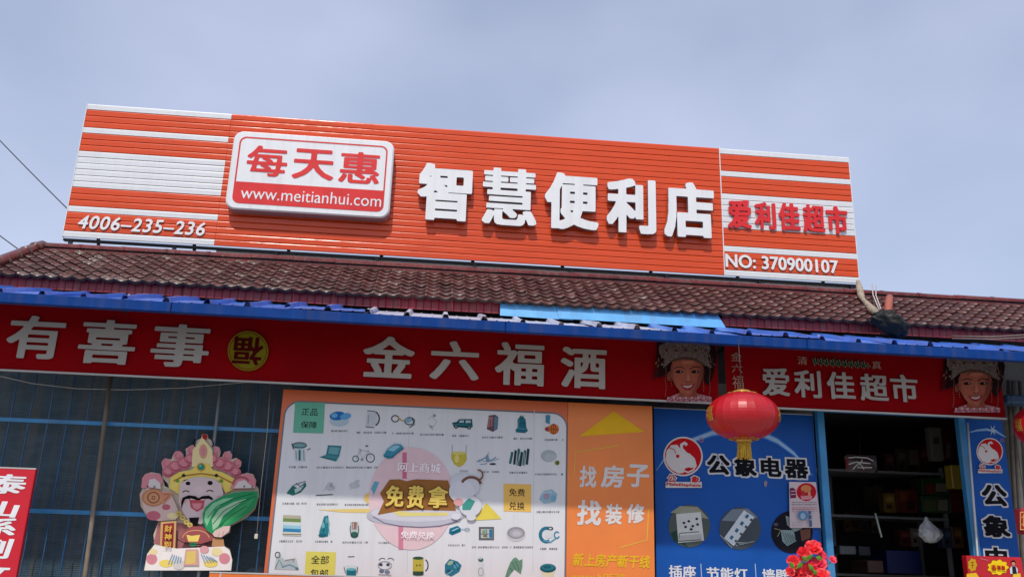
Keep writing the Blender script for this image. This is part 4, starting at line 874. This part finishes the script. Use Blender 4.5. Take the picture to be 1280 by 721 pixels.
p.poly([(195, 300), (200, 250), (240, 225), (300, 215), (330, 185), (380, 185), (400, 215), (450, 228), (500, 255), (510, 300), (460, 325), (430, 270), (345, 245), (262, 262), (240, 330)], YE)
p.line([(215, 268), (262, 243), (345, 232), (425, 243), (490, 275)], 8, (176, 128, 60)); p.line([(208, 295), (250, 262), (345, 247), (430, 262)], 4, CR)
p.ell(345, 202, 21, 20, (190, 150, 80)); p.ell(345, 201, 15, 14, (40, 140, 110)); p.ell(341, 196, 5, 4, (150, 210, 190))
for x, y, c_ in ((262, 241, (40, 60, 60)), (417, 241, (40, 60, 60)), (233, 266, (110, 150, 60)), (440, 266, (110, 150, 60))): p.ell(x, y, 9, 8, c_)
# raised sleeves and hands
p.poly([(62, 300), (68, 250), (90, 230), (150, 234), (165, 262), (150, 300)], P1); p.poly([(95, 295), (100, 262), (125, 255), (150, 275), (155, 305)], WH_)
p.poly([(60, 330), (90, 300), (200, 320), (235, 400), (225, 450), (145, 455), (100, 440), (75, 405)], (214, 186, 176))
p.ell(120, 430, 34, 22, P2); p.ell(180, 390, 20, 14, (190, 100, 110)); p.ell(210, 432, 26, 16, CR)
p.ell(120, 345, 56, 42, (190, 130, 96)); p.ell(120, 345, 47, 35, (206, 150, 110)); p.ring(120, 345, 27, 25, 6, (150, 84, 60)); p.rect(112, 338, 128, 354, (150, 84, 60)); p.rect(116, 342, 124, 350, (206, 150, 110))
p.poly([(150, 320), (215, 320), (200, 345), (165, 380)], (206, 140, 110)); p.line([(170, 330), (200, 330), (185, 345), (170, 360)], 4, (150, 84, 60))
p.poly([(480, 305), (500, 262), (540, 232), (588, 238), (603, 266), (600, 300)], P1); p.poly([(500, 300), (520, 270), (550, 262), (575, 285), (600, 300)], WH_); p.ring(535, 285, 40, 36, 10, DKP, 180, 330)
for x, y in ((92, 293), (124, 294), (548, 292), (586, 294)): p.ell(x, y, 4, 4, (60, 90, 70))
# face
p.poly([(240, 320), (248, 275), (300, 252), (345, 248), (400, 255), (440, 280), (450, 330), (420, 400), (390, 440), (345, 470), (290, 460), (262, 420), (240, 370)], (214, 192, 190))
p.ell(335, 310, 26, 22, (220, 196, 196)); p.ell(262, 360, 16, 14, (214, 166, 166)); p.ell(432, 350, 16, 14, (214, 166, 166))
p.ell(283, 278, 11, 9, (24, 18, 20)); p.ell(387, 276, 12, 10, (24, 18, 20)); p.ring(273, 322, 15, 9, 4, (24, 18, 20), 190, 350); p.ring(386, 320, 15, 9, 4, (24, 18, 20), 190, 350)
p.poly([(288, 350), (325, 345), (362, 352), (355, 395), (325, 412), (296, 392)], (190, 84, 92)); p.poly([(302, 372), (350, 372), (340, 396), (325, 402), (308, 392)], (214, 140, 146)); p.line([(292, 352), (360, 354)], 6, (226, 206, 204))
p.poly([(335, 350), (318, 338), (285, 334), (258, 345), (250, 370), (252, 400), (260, 370), (270, 352), (300, 350), (330, 358)], (18, 14, 16)); p.poly([(330, 350), (350, 338), (380, 335), (398, 345), (399, 358), (380, 350), (350, 352), (333, 358)], (18, 14, 16))
p.poly([(288, 440), (335, 438), (326, 480), (308, 530), (297, 490)], (20, 14, 16))
for x, y in ((240, 420), (258, 440), (275, 460), (292, 474)): p.ell(x, y, 13, 12, (206, 176, 96)); p.ell(x, y, 5, 4, (110, 130, 80))
# collar, scroll, robe
p.poly([(245, 540), (265, 500), (300, 480), (345, 480), (400, 510), (405, 545), (330, 575)], (160, 84, 84)); p.ring(320, 535, 62, 36, 5, (206, 150, 110), 180, 360); p.poly([(275, 520), (300, 525), (340, 520), (330, 552), (285, 552)], YE); p.ell(308, 565, 20, 9, (40, 140, 90))
p.line([(230, 540), (270, 562), (345, 565), (400, 548)], 4, (30, 24, 30)); p.poly([(400, 535), (450, 540), (455, 580), (395, 575)], (190, 140, 96))
p.poly([(155, 460), (228, 455), (222, 600), (150, 590)], (206, 166, 110)); p.poly([(165, 468), (218, 464), (212, 588), (160, 580)], (150, 50, 60))
p.poly([(78, 688), (92, 612), (125, 568), (230, 585), (455, 575), (480, 595), (491, 640), (486, 688)], (238, 228, 220))
for x, y, a, b, c_ in ((112, 635, 26, 26, P1), (120, 600, 20, 14, CR), (455, 632, 26, 26, P1), (180, 655, 34, 18, YE), (390, 655, 34, 18, YE), (420, 600, 26, 20, CR), (360, 590, 22, 18, (220, 160, 160)), (240, 660, 28, 24, (214, 206, 200))): p.ell(x, y, a, b, c_)
for k in range(5): p.line([(190+k*14, 660-k*2), (210+k*10, 612+k*3)], 4, (120, 160, 190)); p.line([(345+k*12, 610+k*4), (365+k*14, 655-k*2)], 4, (120, 160, 190))
p.poly([(272, 590), (330, 588), (335, 665), (262, 665)], (214, 160, 150)); p.poly([(278, 598), (320, 596), (318, 655), (270, 658)], (226, 196, 110))
# cabbage
p.poly([(352, 420), (365, 390), (395, 365), (440, 340), (500, 322), (560, 315), (612, 315), (612, 350), (595, 395), (540, 440), (480, 475), (430, 500), (400, 518), (372, 500), (353, 460)], GN)
p.poly([(365, 410), (400, 372), (450, 350), (500, 345), (450, 370), (410, 400), (385, 450), (372, 480), (360, 450)], LG); p.poly([(400, 500), (395, 450), (430, 400), (500, 365), (560, 350), (500, 390), (450, 430), (425, 480)], (160, 196, 160)); p.poly([(440, 488), (470, 430), (540, 380), (600, 340), (560, 400), (510, 440)], (70, 160, 100))
for a in (((375, 440), (420, 385), (500, 350), (590, 325)), ((400, 470), (450, 410), (520, 370), (600, 340)), ((430, 480), (490, 425), (560, 385))): p.line(list(a), 3, (20, 96, 60))
p.poly([(398, 516), (410, 500), (450, 480), (482, 478), (476, 505), (440, 532), (408, 530)], (220, 190, 180)); p.line([(425, 528), (432, 510)], 2, P2); p.line([(445, 524), (452, 504)], 2, P2)
cp_ = p.build('painted_figure', cut)
for ch, b in (('财', (173, 475, 207, 508)), ('神', (171, 514, 205, 546)), ('到', (169, 550, 202, 580))):
    a = TC_(b[0], b[1]); c = TC_(b[2], b[3]); letters(ch, (a[0], a[1], c[0], c[1]), CY-.062, ink((226, 186, 70)), cp_, 'character', rx=.025, ry=.02, res=70)

# ------------------------------------------------------------------ orange board along the bottom
OY = 6.12
ob = root('sign_board', at(500, 740, OY), 'orange board standing below the product poster, only its top edge showing', 'sign')
oz = at(262, 713.8, OY).z; ox0, ox1 = at(262, 714, OY).x, at(780, 721, OY).x
MB().box(ox0, ox1, OY, OY+.03, .1, oz-.008, mat('orange sheet', (.72, .16, .02), rough=.45), .002).build('board', ob)
MB().box(ox0, ox1, OY-.003, OY+.033, oz-.008, oz, m_edge).build('trim', ob)
MB().box(at(275, 716, OY).x, at(277, 716, OY).x, OY-.003, OY, .12, oz-.009, m_edge).build('divider', ob)

# ------------------------------------------------------------------ red sign box at the right edge
XY = 6.28
xb_ = root('sign_board', at(1243, 745, XY), 'small red sign with a yellow cloud shape at the lower right', 'sign')
a, b = at(1208.5, 700, XY), at(1277.5, 700, XY); zt = at(1243, 695, XY).z
MB().box(a.x, b.x, XY, XY+.06, zt-.4, zt, mat('red sign face', (.50, .008, .015), rough=.4), .003).build('board', xb_)
T2 = TN
p = Print(XY-.001, T2)
def cloud(cx_, cy_, rx_, ry_, c_, n=9):
    p.poly([(cx_+rx_*(1+.10*math.cos(n*t))*math.cos(t), cy_+ry_*(1+.10*math.cos(n*t))*math.sin(t)) for t in [2*math.pi*i/72 for i in range(72)]], c_)
cloud(375, 632, 92, 68, (150, 60, 20)); cloud(375, 632, 88, 64, (236, 200, 30)); cloud(147, 610, 38, 56, (196, 150, 30), 7); p.line([(130, 590), (160, 585)], 5, (120, 60, 20)); p.line([(132, 615), (162, 610)], 5, (120, 60, 20)); p.line([(147, 580), (147, 640)], 5, (120, 60, 20))
p.line([(215, 553), (285, 570)], 6, (190, 120, 130)); p.line([(430, 672), (455, 668)], 3, (150, 40, 20))
p.poly([(95, 690), (180, 680), (205, 721), (95, 740)], (226, 180, 40)); p.poly([(510, 690), (575, 685), (580, 740), (505, 740)], (226, 190, 60))
p.poly([(480, 640), (500, 620), (530, 620), (552, 650), (548, 690), (485, 690)], (206, 206, 206)); p.poly([(500, 622), (532, 622), (545, 690), (505, 690)], (30, 34, 44)); p.ell(512, 598, 15, 18, (206, 150, 120)); p.poly([(492, 600), (495, 576), (515, 566), (532, 580), (530, 604), (522, 586), (505, 584)], (24, 16, 16)); p.ell(506, 598, 2, 2, (20, 14, 14)); p.ell(518, 598, 2, 2, (20, 14, 14)); p.line([(507, 608), (517, 608)], 2.4, (170, 40, 40))
pp = p.build('printed_face', xb_)
for ch, bb in (('香', (315, 608, 362, 664)), ('飘', (368, 615, 402, 655)), ('飘', (406, 618, 440, 657))):
    a = T2(bb[0], bb[1]); c = T2(bb[2], bb[3]); letters(ch, (a[0], a[1], c[0], c[1]), XY-.012, ink((170, 20, 24)), pp, 'character', rx=.04, ry=.025, res=70)

# ------------------------------------------------------------------ lanterns
m_lan = mat('red lantern silk', (.44, .003, .007), rough=.36, var=.12, scale=8, spec=.5, coat=.08)
bs = m_lan.node_tree.nodes['Principled BSDF']; bs.inputs['Subsurface Weight'].default_value = 0
def lantern(C0, rx, rz, label, txt):
    r_ = root('lantern', (C0.x, C0.y, C0.z-rz-.13), label, 'lantern', 'red paper lanterns under the canopy')
    n = 112; prof = []
    for i in range(25):
        t = -math.pi/2 + math.pi*i/24; t = max(-1.36, min(1.36, t)); prof.append((rx*math.cos(t), rz*math.sin(t)))
    MB().lathe(prof, C0, m_lan, n, fn=lambda t: 1-.008*abs(math.sin(14*t))**.7 if True else 1, sm=False).build('shade', r_)
    g = lambda zc, r1, h, nm, m: MB().lathe([(r1*.3, zc+h/2), (r1, zc+h/2), (r1*1.04, zc), (r1, zc-h/2), (r1*.3, zc-h/2)], C0, m, 28, sm=False).build(nm, r_)
    g(rz*.985, rx*.22, .022, 'top_collar', m_gold); g(-rz*.985, rx*.22, .022, 'bottom_collar', m_gold)
    # gold cloud pattern round both openings
    for sgn in (1, -1):
        mb = MB()
        for k in range(10):
            t0 = 2*math.pi*k/10
            def sp_(t, e): return Vector((C0.x+(rx*math.cos(e)+.002)*math.cos(t), C0.y+(rx*math.cos(e)+.002)*math.sin(t), C0.z+sgn*(rz*math.sin(e)+.002)))
            ring_ = [sp_(t0+.24*math.cos(a_), 1.22+.075*math.sin(a_)) for a_ in [2*math.pi*j/10 for j in range(10)]]
            mb.tube(ring_+[ring_[0]], .0022, m_gold, 4)
        mb.build('gold_pattern', r_)
    MB().tube([(C0.x, C0.y, C0.z+rz), (C0.x+.004, C0.y+.03, 3.05)], .003, m_cable, 5).build('hanging_wire', r_)
    # fringe of many threads
    mb = MB(); rf = random.Random(5)
    for k in range(34):
        t = 2*math.pi*k/34; r1 = rx*.165; x_, y_ = C0.x+r1*math.cos(t), C0.y+r1*math.sin(t); j = rf.uniform(-.006, .006)
        mb.tube([(x_, y_, C0.z-rz-.005), (x_+j, y_+j*.5, C0.z-rz-.06), (x_+j*1.6, y_-j, C0.z-rz-.112+rf.uniform(-.008, .01))], .0048, m_yellowfringe, 4)
    mb.build('tassel', r_)
    # gold character wrapped round the shade
    for az0 in (math.radians(-31), math.radians(180+6)):
        loops, _ = glyph(txt, rx=.02, ry=.02, res=80)
        o = loops_obj([q_ for q_ in loops], -.5, .5, -.5, .5, 0, m_gold, None, 'gold_character', .0006)
        bm = bmesh.new(); bm.from_mesh(o.data); bmesh.ops.subdivide_edges(bm, edges=[e for e in bm.edges if e.calc_length() > .2], cuts=2)
        for v in bm.verts:
            u, z = v.co.x, v.co.z; e = z*.62+.02; t = az0 + u*.42; k = 1.012
            v.co = Vector((C0.x + rx*k*math.cos(e)*math.cos(t), C0.y + rx*k*math.cos(e)*math.sin(t), C0.z + rz*k*math.sin(e)))
        off = wl(r_); bmesh.ops.translate(bm, verts=bm.verts[:], vec=-off); bm.to_mesh(o.data); bm.free(); o.parent = r_
    return r_
lantern(at(928.5, 520, 5.60), .237, .160, 'large red lantern with gold trim and yellow tassel hanging before the blue poster board', '福')
lantern(at(1296, 533, 6.02), .155, .150, 'smaller red lantern cut by the right edge beside the narrow blue panel', '福')
# small red paper tube lantern at the right edge
sl = root('hanging_ornament', at(1284, 672, 6.3), 'small red box shaped ornament with gold marks hanging at the right edge', 'ornament')
q = at(1284, 651, 6.3); MB().box(q.x-.065, q.x+.065, q.y-.05, q.y+.05, q.z-.095, q.z+.09, mat('red card', (.38, .02, .03), rough=.5), .012).build('box', sl)
p = Print(q.y-.051); p.rect(1275, 639, 1283, 662, (206, 150, 90)); p.rect(1276.2, 640.5, 1282, 660.5, (150, 30, 36)); p.line([(1277, 646), (1282, 645)], 1.2, (206, 160, 90)); p.line([(1279.5, 642), (1279.5, 658)], 1.2, (206, 160, 90)); p.line([(1277, 655), (1282, 655)], 1.2, (206, 160, 90)); p.build('gold_print', sl)
MB().tube([(q.x, q.y, q.z+.09), (q.x, q.y, 3.02)], .002, m_cable, 4).build('string', sl)

# ------------------------------------------------------------------ artificial flowers
fc = at(1010, 706, 6.05)
m_pet = [mat('red petal', (.75, .006, .012), rough=.5, var=.2, scale=30), mat('pink red petal', (.78, .02, .06), rough=.5, var=.2, scale=30)]
m_leaf = mat('green leaf', (.10, .26, .02), rough=.5, var=.3, scale=20)
rfl = random.Random(9)
def blossom(mb, c, r, m, d):
    d = Vector(d).normalized(); a = d.orthogonal().normalized(); b = d.cross(a)
    for ring_, (n_, rr_, lift) in enumerate(((7, 1, .15), (5, .7, .45), (3, .4, .7))):
        for k in range(n_):
            t = 2*math.pi*(k+.5*ring_)/n_ + rfl.uniform(-.2, .2); e = a*math.cos(t)+b*math.sin(t); s = d.cross(e)
            w_ = r*.52*rr_; L_ = r*rr_
            P_s = [c, c+e*L_*.5+s*w_+d*L_*(lift+.1), c+e*L_*1.0+s*w_*.7+d*L_*lift*1.3+d*rfl.uniform(-.01, .01), c+e*L_*1.12+d*L_*lift*.9, c+e*L_-s*w_*.7+d*L_*lift*1.3, c+e*L_*.5-s*w_+d*L_*(lift+.1), c+e*L_*.6+d*L_*lift*.5]
            mb.add(P_s, [(0, 1, 6), (1, 2, 6), (2, 3, 6), (3, 4, 6), (4, 5, 6), (5, 0, 6)], m, True)
fl = root('flower_bunch', fc - Vector((0, 0, .25)), 'bunch of bright red artificial flowers with green leaves before the doorway post', 'flowers')
for px, py, r, k in ((1005, 690, .046, 0), (1017, 682, .055, 0), (992, 700, .044, 0), (1022, 703, .058, 1), (1008, 712, .062, 0), (996, 716, .050, 1), (1028, 717, .050, 0), (1016, 722, .055, 1), (988, 712, .03, 0), (1000, 728, .05, 0), (1027, 692, .035, 1), (1041, 697, .026, 1)):
    mb = MB(); c = at(px, py+2, 6.05 + rfl.uniform(-.05, .05)); blossom(mb, c, r, m_pet[k], (rfl.uniform(-.5, .5), -1, rfl.uniform(0, .9))); mb.build('flower', fl, fix=False)
mb = MB()
for px, py in ((1006, 698), (1012, 696), (1000, 706), (1024, 697), (1004, 702), (990, 706), (1014, 709), (1019, 715)):
    c = at(px, py, 5.99+rfl.uniform(-.02, .04)); e = Vector((rfl.uniform(-1, 1), -.3, rfl.uniform(-.4, 1))).normalized(); s = Vector((0, -1, 0)).cross(e).normalized()
    L_ = .035; mb.add([c-e*L_, c+s*L_*.5, c+e*L_, c-s*L_*.5, c+Vector((0, -.012, 0))], [(0, 1, 4), (1, 2, 4), (2, 3, 4), (3, 0, 4)], m_leaf, True)
mb.build('leaves', fl, fix=False)
MB().tube([fc+Vector((0, .03, -.25)), fc+Vector((.01, .03, -.02))], .02, m_leaf, 8).build('stem', fl)
MB().tube([at(1041, 700, 6.05), fc+Vector((.02, .02, -.1))], .003, m_leaf, 5).build('stem', fl)

# ------------------------------------------------------------------ black plastic bag, wrapped pipe and wires on the roof
bg_c = at(1112, 404, 6.28)
bm = bmesh.new(); bmesh.ops.create_icosphere(bm, subdivisions=4, radius=1)
for v in bm.verts:
    n_ = v.co.normalized(); d = 1 + .30*noise.noise(n_*2.1+Vector((3, 1, 2))) + .16*abs(noise.noise(n_*5+Vector((1, 8, 2)))) + .09*noise.noise(n_*9) + .05*noise.noise(n_*19)
    sq = .55 + .45*min(1, max(0, (n_.x+1)/1.1))
    v.co = Vector((n_.x*.130*d, n_.y*.10*d*sq, n_.z*.098*d*sq))
    v.co.z += -.30*v.co.x + bg_c.z; v.co.x += bg_c.x; v.co.y += bg_c.y
mb = MB(); bm.verts.index_update(); mb.add([v.co for v in bm.verts], [[v.index for v in f_.verts] for f_ in bm.faces], m_blackplastic, True); bm.free()
o = mb.build('plastic_bag'); selfroot(o); tag(o, 'crumpled black plastic bag lying on the canopy beneath the right end of the sign', 'bag')
m_cloth = mat('wrapped cloth', (.33, .27, .20), rough=.9, var=.3, scale=25, bump=.8, bscale=50)
pts = [at(1072.5, 352, 7.30), at(1074, 359, 7.16), at(1076.5, 370, 6.98), at(1078.5, 374, 6.91), at(1086, 382, 6.74), at(1090, 387, 6.62), at(1097, 391, 6.45)]
o = MB().tube(pts, [.018, .028, .030, .017, .026, .034, .028], m_cloth, 10).build('wrapped_pipe'); selfroot(o); tag(o, 'pale cloth wrapped pipe bending from the sign corner down over the tiles', 'pipe')
for i, (a, b) in enumerate((((1090, 355, 7.15), (1099, 387, 6.42)), ((1095, 357, 7.15), (1101, 386, 6.40)))):
    A, B = at(*a), at(*b); mid = (A+B)/2 + Vector((-.02, 0, .01))
    o = MB().tube([A, mid, B], .005, mat('pale string', (.5, .45, .42), rough=.8), 5).build('string'); selfroot(o); tag(o, ('left', 'right')[i] + ' one of two pale strings tied from the roof ridge to the black bag', 'string', 'pale strings over the tiles')
mb = MB(); A, B = at(1112, 372, 7.02), at(1110, 392, 6.45)
for k in (0,): mb.tube([A, (A*2+B)/3+Vector((0, 0, .012)), (A+B*2)/3+Vector((0, 0, .012)), B], .032, mat('new terracotta tile', (.36, .085, .045), rough=.6, var=.15), 12)
o = mb.build('ridge_tile'); selfroot(o); tag(o, 'single reddish half round tile lying up the slope behind the black bag', 'tile')

# ------------------------------------------------------------------ overhead wires left, cable at the roof end
def wire(a, b, sag, label, r=.006):
    pts = []
    for i in range(13):
        t = i/12; q = a.lerp(b, t); q.z -= sag*4*t*(1-t); pts.append(q)
    o = MB().tube(pts, r, m_cable, 5).build('overhead_wire'); selfroot(o); tag(o, label, 'wire', 'overhead wires left of the sign')
wire(at(-60, 112, 9.5), at(112, 288, 8.4), .02, 'upper overhead wire running down behind the left edge of the sign')
wire(at(-60, 247, 9.5), at(60, 337, 8.2), .02, 'lower overhead wire running down to the left end of the roof')
pts = [at(57, 305, 7.35), at(48, 309, 7.4), at(38, 315.5, 7.5), at(30, 322, 7.6), at(16, 334, 7.8), at(0, 345, 7.9)]
o = MB().tube(pts, .013, m_cable, 6).build('black_cable'); selfroot(o); tag(o, 'thick black cable curving down from the left end of the ridge', 'cable')
pts = [at(1190, 423, 6.42), at(1240, 424, 6.3), at(1290, 421, 6.2)]
for k in range(2):
    o = MB().tube([q+Vector((0, 0, .02*k)) for q in pts], .005, m_pole, 5).build('cable'); selfroot(o); tag(o, ('lower', 'upper')[k] + ' of two thin cables lying over the canopy at the right edge', 'cable', 'cables over the canopy at the right')

# ------------------------------------------------------------------ things at the right edge, behind the narrow panel
for k, (px0, px1, r) in enumerate(((1259, 1268, .016), (1266, 1275, .022), (1273, 1283, .014))):
    pole(px0, 452, px1, 620, 6.70, r, (m_pole, mat('pale bamboo', (.34, .29, .22), rough=.7, var=.3), m_pole)[k], 'bamboo_pole', ('thin brown pole', 'thicker pale pole', 'thin dark pole')[k] + ' leaning on the wall at the right edge, ' + ('leftmost', 'middle', 'rightmost')[k] + ' of three', 'pole', 'poles leaning at the right edge', z1=3.1)
q = at(1270, 497, 6.5)
tag(selfroot(MB().box(q.x-.11, q.x+.3, q.y-.05, q.y+.1, q.z-.05, q.z+.015, mat('dull blue box', (.03, .07, .14), rough=.5), .01).build('cable_box')), 'dull blue box mounted right of the red banner end', 'box')

# ------------------------------------------------------------------ inside the doorway
def shelf(x0, x1, y0, y1, zs, label):
    r_ = root('shelf_rack', ((x0+x1)/2, (y0+y1)/2, .03), label, 'shelf', 'racks in the dark shop')
    m = mat('grey rack steel', (.16, .16, .17), rough=.5)
    for x in (x0, x1-.03):
        for y in (y0, y1-.03): MB().box(x, x+.03, y, y+.03, .03, 2.5, m).build('upright', r_)
    for z in zs: MB().box(x0+.001, x1-.001, y0-.01, y1+.01, z-.02, z, m).build('shelf', r_)
    return r_
sx0 = at(1120, 600, 8.0).x
shelf(DR-.85, DR+.5, 7.8, 8.3, (1.05, 1.55, 2.05, 2.45), 'steel rack of goods deep in the right of the doorway')
shelf(DL+.05, DL+.75, 8.3, 8.8, (1.05, 1.5, 1.95), 'steel rack of goods deep in the left of the doorway')
def good(px0, py0, px1, py1, Y, dp, cols, name, label, cat, marks=()):
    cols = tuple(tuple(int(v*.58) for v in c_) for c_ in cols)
    a, b = at(px0, py1, Y), at(px1, py0, Y)
    r_ = root(name, ((a.x+b.x)/2, Y+dp/2, a.z), label, cat)
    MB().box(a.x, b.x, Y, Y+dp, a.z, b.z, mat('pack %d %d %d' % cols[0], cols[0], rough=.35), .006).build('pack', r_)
    if marks:
        p = Print(Y-.001)
        for k, (u0, v0, u1, v1, c_) in enumerate(marks):
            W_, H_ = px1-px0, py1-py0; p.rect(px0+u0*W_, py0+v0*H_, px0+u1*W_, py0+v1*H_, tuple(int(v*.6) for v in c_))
        p.build('printed_face', r_)
    return r_
good(1165.5, 534, 1176, 575, 7.7, .08, ((190, 188, 180),), 'tall_carton', 'tall pale carton, left of the two hanging in the top of the doorway', 'carton', ((.1, .3, .8, .5, (120, 100, 96)),))
good(1180, 534, 1189, 573, 7.7, .08, ((110, 30, 34),), 'tall_carton', 'tall dark red carton beside the pale one high in the doorway', 'carton', ((.3, .5, .9, .95, (150, 140, 134)),))
good(1139, 562, 1148, 580, 7.7, .06, ((110, 96, 84),), 'small_pack', 'small dull brown pack left of the tall pale carton', 'pack')
good(1191.5, 581, 1204, 610, 7.0, .10, ((216, 176, 40),), 'yellow_box', 'yellow box beside the right door post', 'box')
good(1154, 598, 1186, 618, 7.75, .22, ((60, 96, 50),), 'snack_box', 'green and red snack box, upper of the two stacked on the rack', 'box', ((.0, .0, 1, .25, (40, 100, 50)), (.1, .3, .45, .9, (150, 50, 30)), (.5, .3, .95, .8, (180, 170, 150))))
good(1154, 620, 1188, 640, 7.75, .22, ((70, 110, 70),), 'snack_box', 'green and pale snack box, lower of the two stacked on the rack', 'box', ((.05, .2, .5, .9, (130, 140, 90)), (.55, .2, .9, .9, (190, 180, 160))))
good(1122, 612, 1146, 640, 7.75, .22, ((120, 40, 26),), 'snack_box', 'brownish red snack box left of the green ones on the rack', 'box', ((.1, .1, .5, .5, (150, 70, 30)), (.5, .5, .9, .9, (60, 30, 30))))
good(1189, 612, 1204, 640, 7.75, .2, ((130, 30, 30),), 'snack_box', 'red box at the right end of the rack in the doorway', 'box')
good(1082, 608, 1092, 634, 8.25, .1, ((80, 76, 60),), 'small_pack', 'dull beige pack standing on the left rack', 'pack')
good(1094, 606, 1103, 634, 8.25, .1, ((110, 80, 60),), 'small_pack', 'light brown pack right of the beige one on the left rack', 'pack')
for q_ in ((1056, 640, 1064, 664, 8.25, (120, 90, 50), 'tan'), (1066, 638, 1074, 664, 8.25, (110, 34, 30), 'dark red'), (1076, 642, 1086, 665, 8.25, (60, 80, 60), 'dull green'), (1090, 646, 1098, 666, 8.25, (130, 110, 90), 'beige'), (1106, 616, 1119, 640, 7.75, (150, 110, 30), 'mustard'), (1126, 662, 1138, 682, 7.75, (120, 30, 26), 'brick red'), (1140, 660, 1149, 682, 7.75, (150, 140, 120), 'cream'), (1180, 660, 1190, 684, 7.75, (70, 90, 120), 'slate blue'), (1192, 658, 1203, 684, 7.75, (140, 90, 40), 'ochre'), (1108, 566, 1118, 590, 7.9, (110, 44, 40), 'maroon'), (1122, 560, 1134, 590, 7.9, (90, 80, 70), 'taupe'), (1149, 556, 1160, 590, 7.9, (120, 24, 24), 'crimson')):
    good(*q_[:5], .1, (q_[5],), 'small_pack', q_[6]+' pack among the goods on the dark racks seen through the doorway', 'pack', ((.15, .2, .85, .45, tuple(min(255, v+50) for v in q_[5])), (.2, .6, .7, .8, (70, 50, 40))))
good(1050, 682, 1070, 692, 7.5, .2, ((150, 156, 160),), 'small_pack', 'pale flat pack low on the left of the doorway', 'pack')
good(1074, 682, 1088, 694, 7.5, .2, ((70, 74, 84),), 'small_pack', 'grey blue pack low beside the pale flat pack', 'pack')
good(1110, 688, 1150, 716, 7.4, .3, ((14, 34, 110),), 'blue_carton', 'deep blue carton low in the middle of the doorway', 'carton')
good(1085, 700, 1104, 715, 7.3, .3, ((110, 70, 56),), 'small_pack', 'brown pack at the foot of the doorway view', 'pack')
# snack pack with white swirl hanging from the lintel
hp = root('hanging_pack', at(1075, 590, 7.1), 'hanging black and white printed pack high in the doorway', 'pack')
a, b = at(1057, 589, 7.1), at(1095, 569, 7.1)
mb = MB(); vs = []; nx, nzz = 12, 6
for j in range(nzz+1):
    for i in range(nx+1):
        u, v = i/nx, j/nzz; bul = .03*math.sin(math.pi*u)*math.sin(math.pi*v); vs.append((a.x+(b.x-a.x)*u, 7.1-bul, a.z+(b.z-a.z)*v))
k0 = len(vs); vs += [(x, 14.2-y, z) for x, y, z in vs]
F_ = [(j*(nx+1)+i, j*(nx+1)+i+1, (j+1)*(nx+1)+i+1, (j+1)*(nx+1)+i) for j in range(nzz) for i in range(nx)]
mb.add(vs, F_ + [tuple(k0+i for i in f_) for f_ in F_], mat('pack foil', (.05, .03, .03), rough=.25), True).build('pack', hp)
p = Print(7.068); 
for q_ in ([(1060, 572), (1070, 571), (1084, 572), (1092, 576)], [(1066, 586), (1074, 578), (1080, 586)], [(1061, 580), (1070, 577), (1088, 579)], [(1078, 574), (1072, 584), (1090, 584)]): p.line(q_, 1.4, (200, 196, 190))
p.rect(1057.5, 572, 1061, 586, (120, 40, 40)); p.build('white_print', hp)
MB().tube([at(1075, 569, 7.1), at(1075, 540, 7.1)], .002, m_cable, 4).build('string', hp)
# white plastic bag
c0 = at(1163, 666, 7.2)
bm = bmesh.new(); bmesh.ops.create_icosphere(bm, subdivisions=4, radius=1)
for v in bm.verts:
    n_ = v.co.normalized(); d = 1+.22*noise.noise(n_*2.6)+.14*abs(noise.noise(n_*6))
    tp = max(0, n_.z); v.co = Vector((c0.x+n_.x*.088*d*(1-.75*tp*tp)-.02*tp, c0.y+n_.y*.07*d*(1-.7*tp), c0.z+n_.z*(.075+.045*tp)*d))
mb = MB(); bm.verts.index_update(); mb.add([v.co for v in bm.verts], [[v.index for v in f_.verts] for f_ in bm.faces], mat('white plastic film', (.62, .62, .62), rough=.35, bump=.8, bscale=30), True); bm.free()
o = mb.build('plastic_bag'); selfroot(o); tag(o, 'tied white plastic bag hanging in the doorway', 'bag')
o = MB().tube([at(1094, 641, 7.3), at(1102, 671, 7.3)], .008, mat('pale green stick', (.5, .6, .5), rough=.5), 6).build('stick'); selfroot(o); tag(o, 'thin pale stick slanting in the dark of the doorway', 'stick')
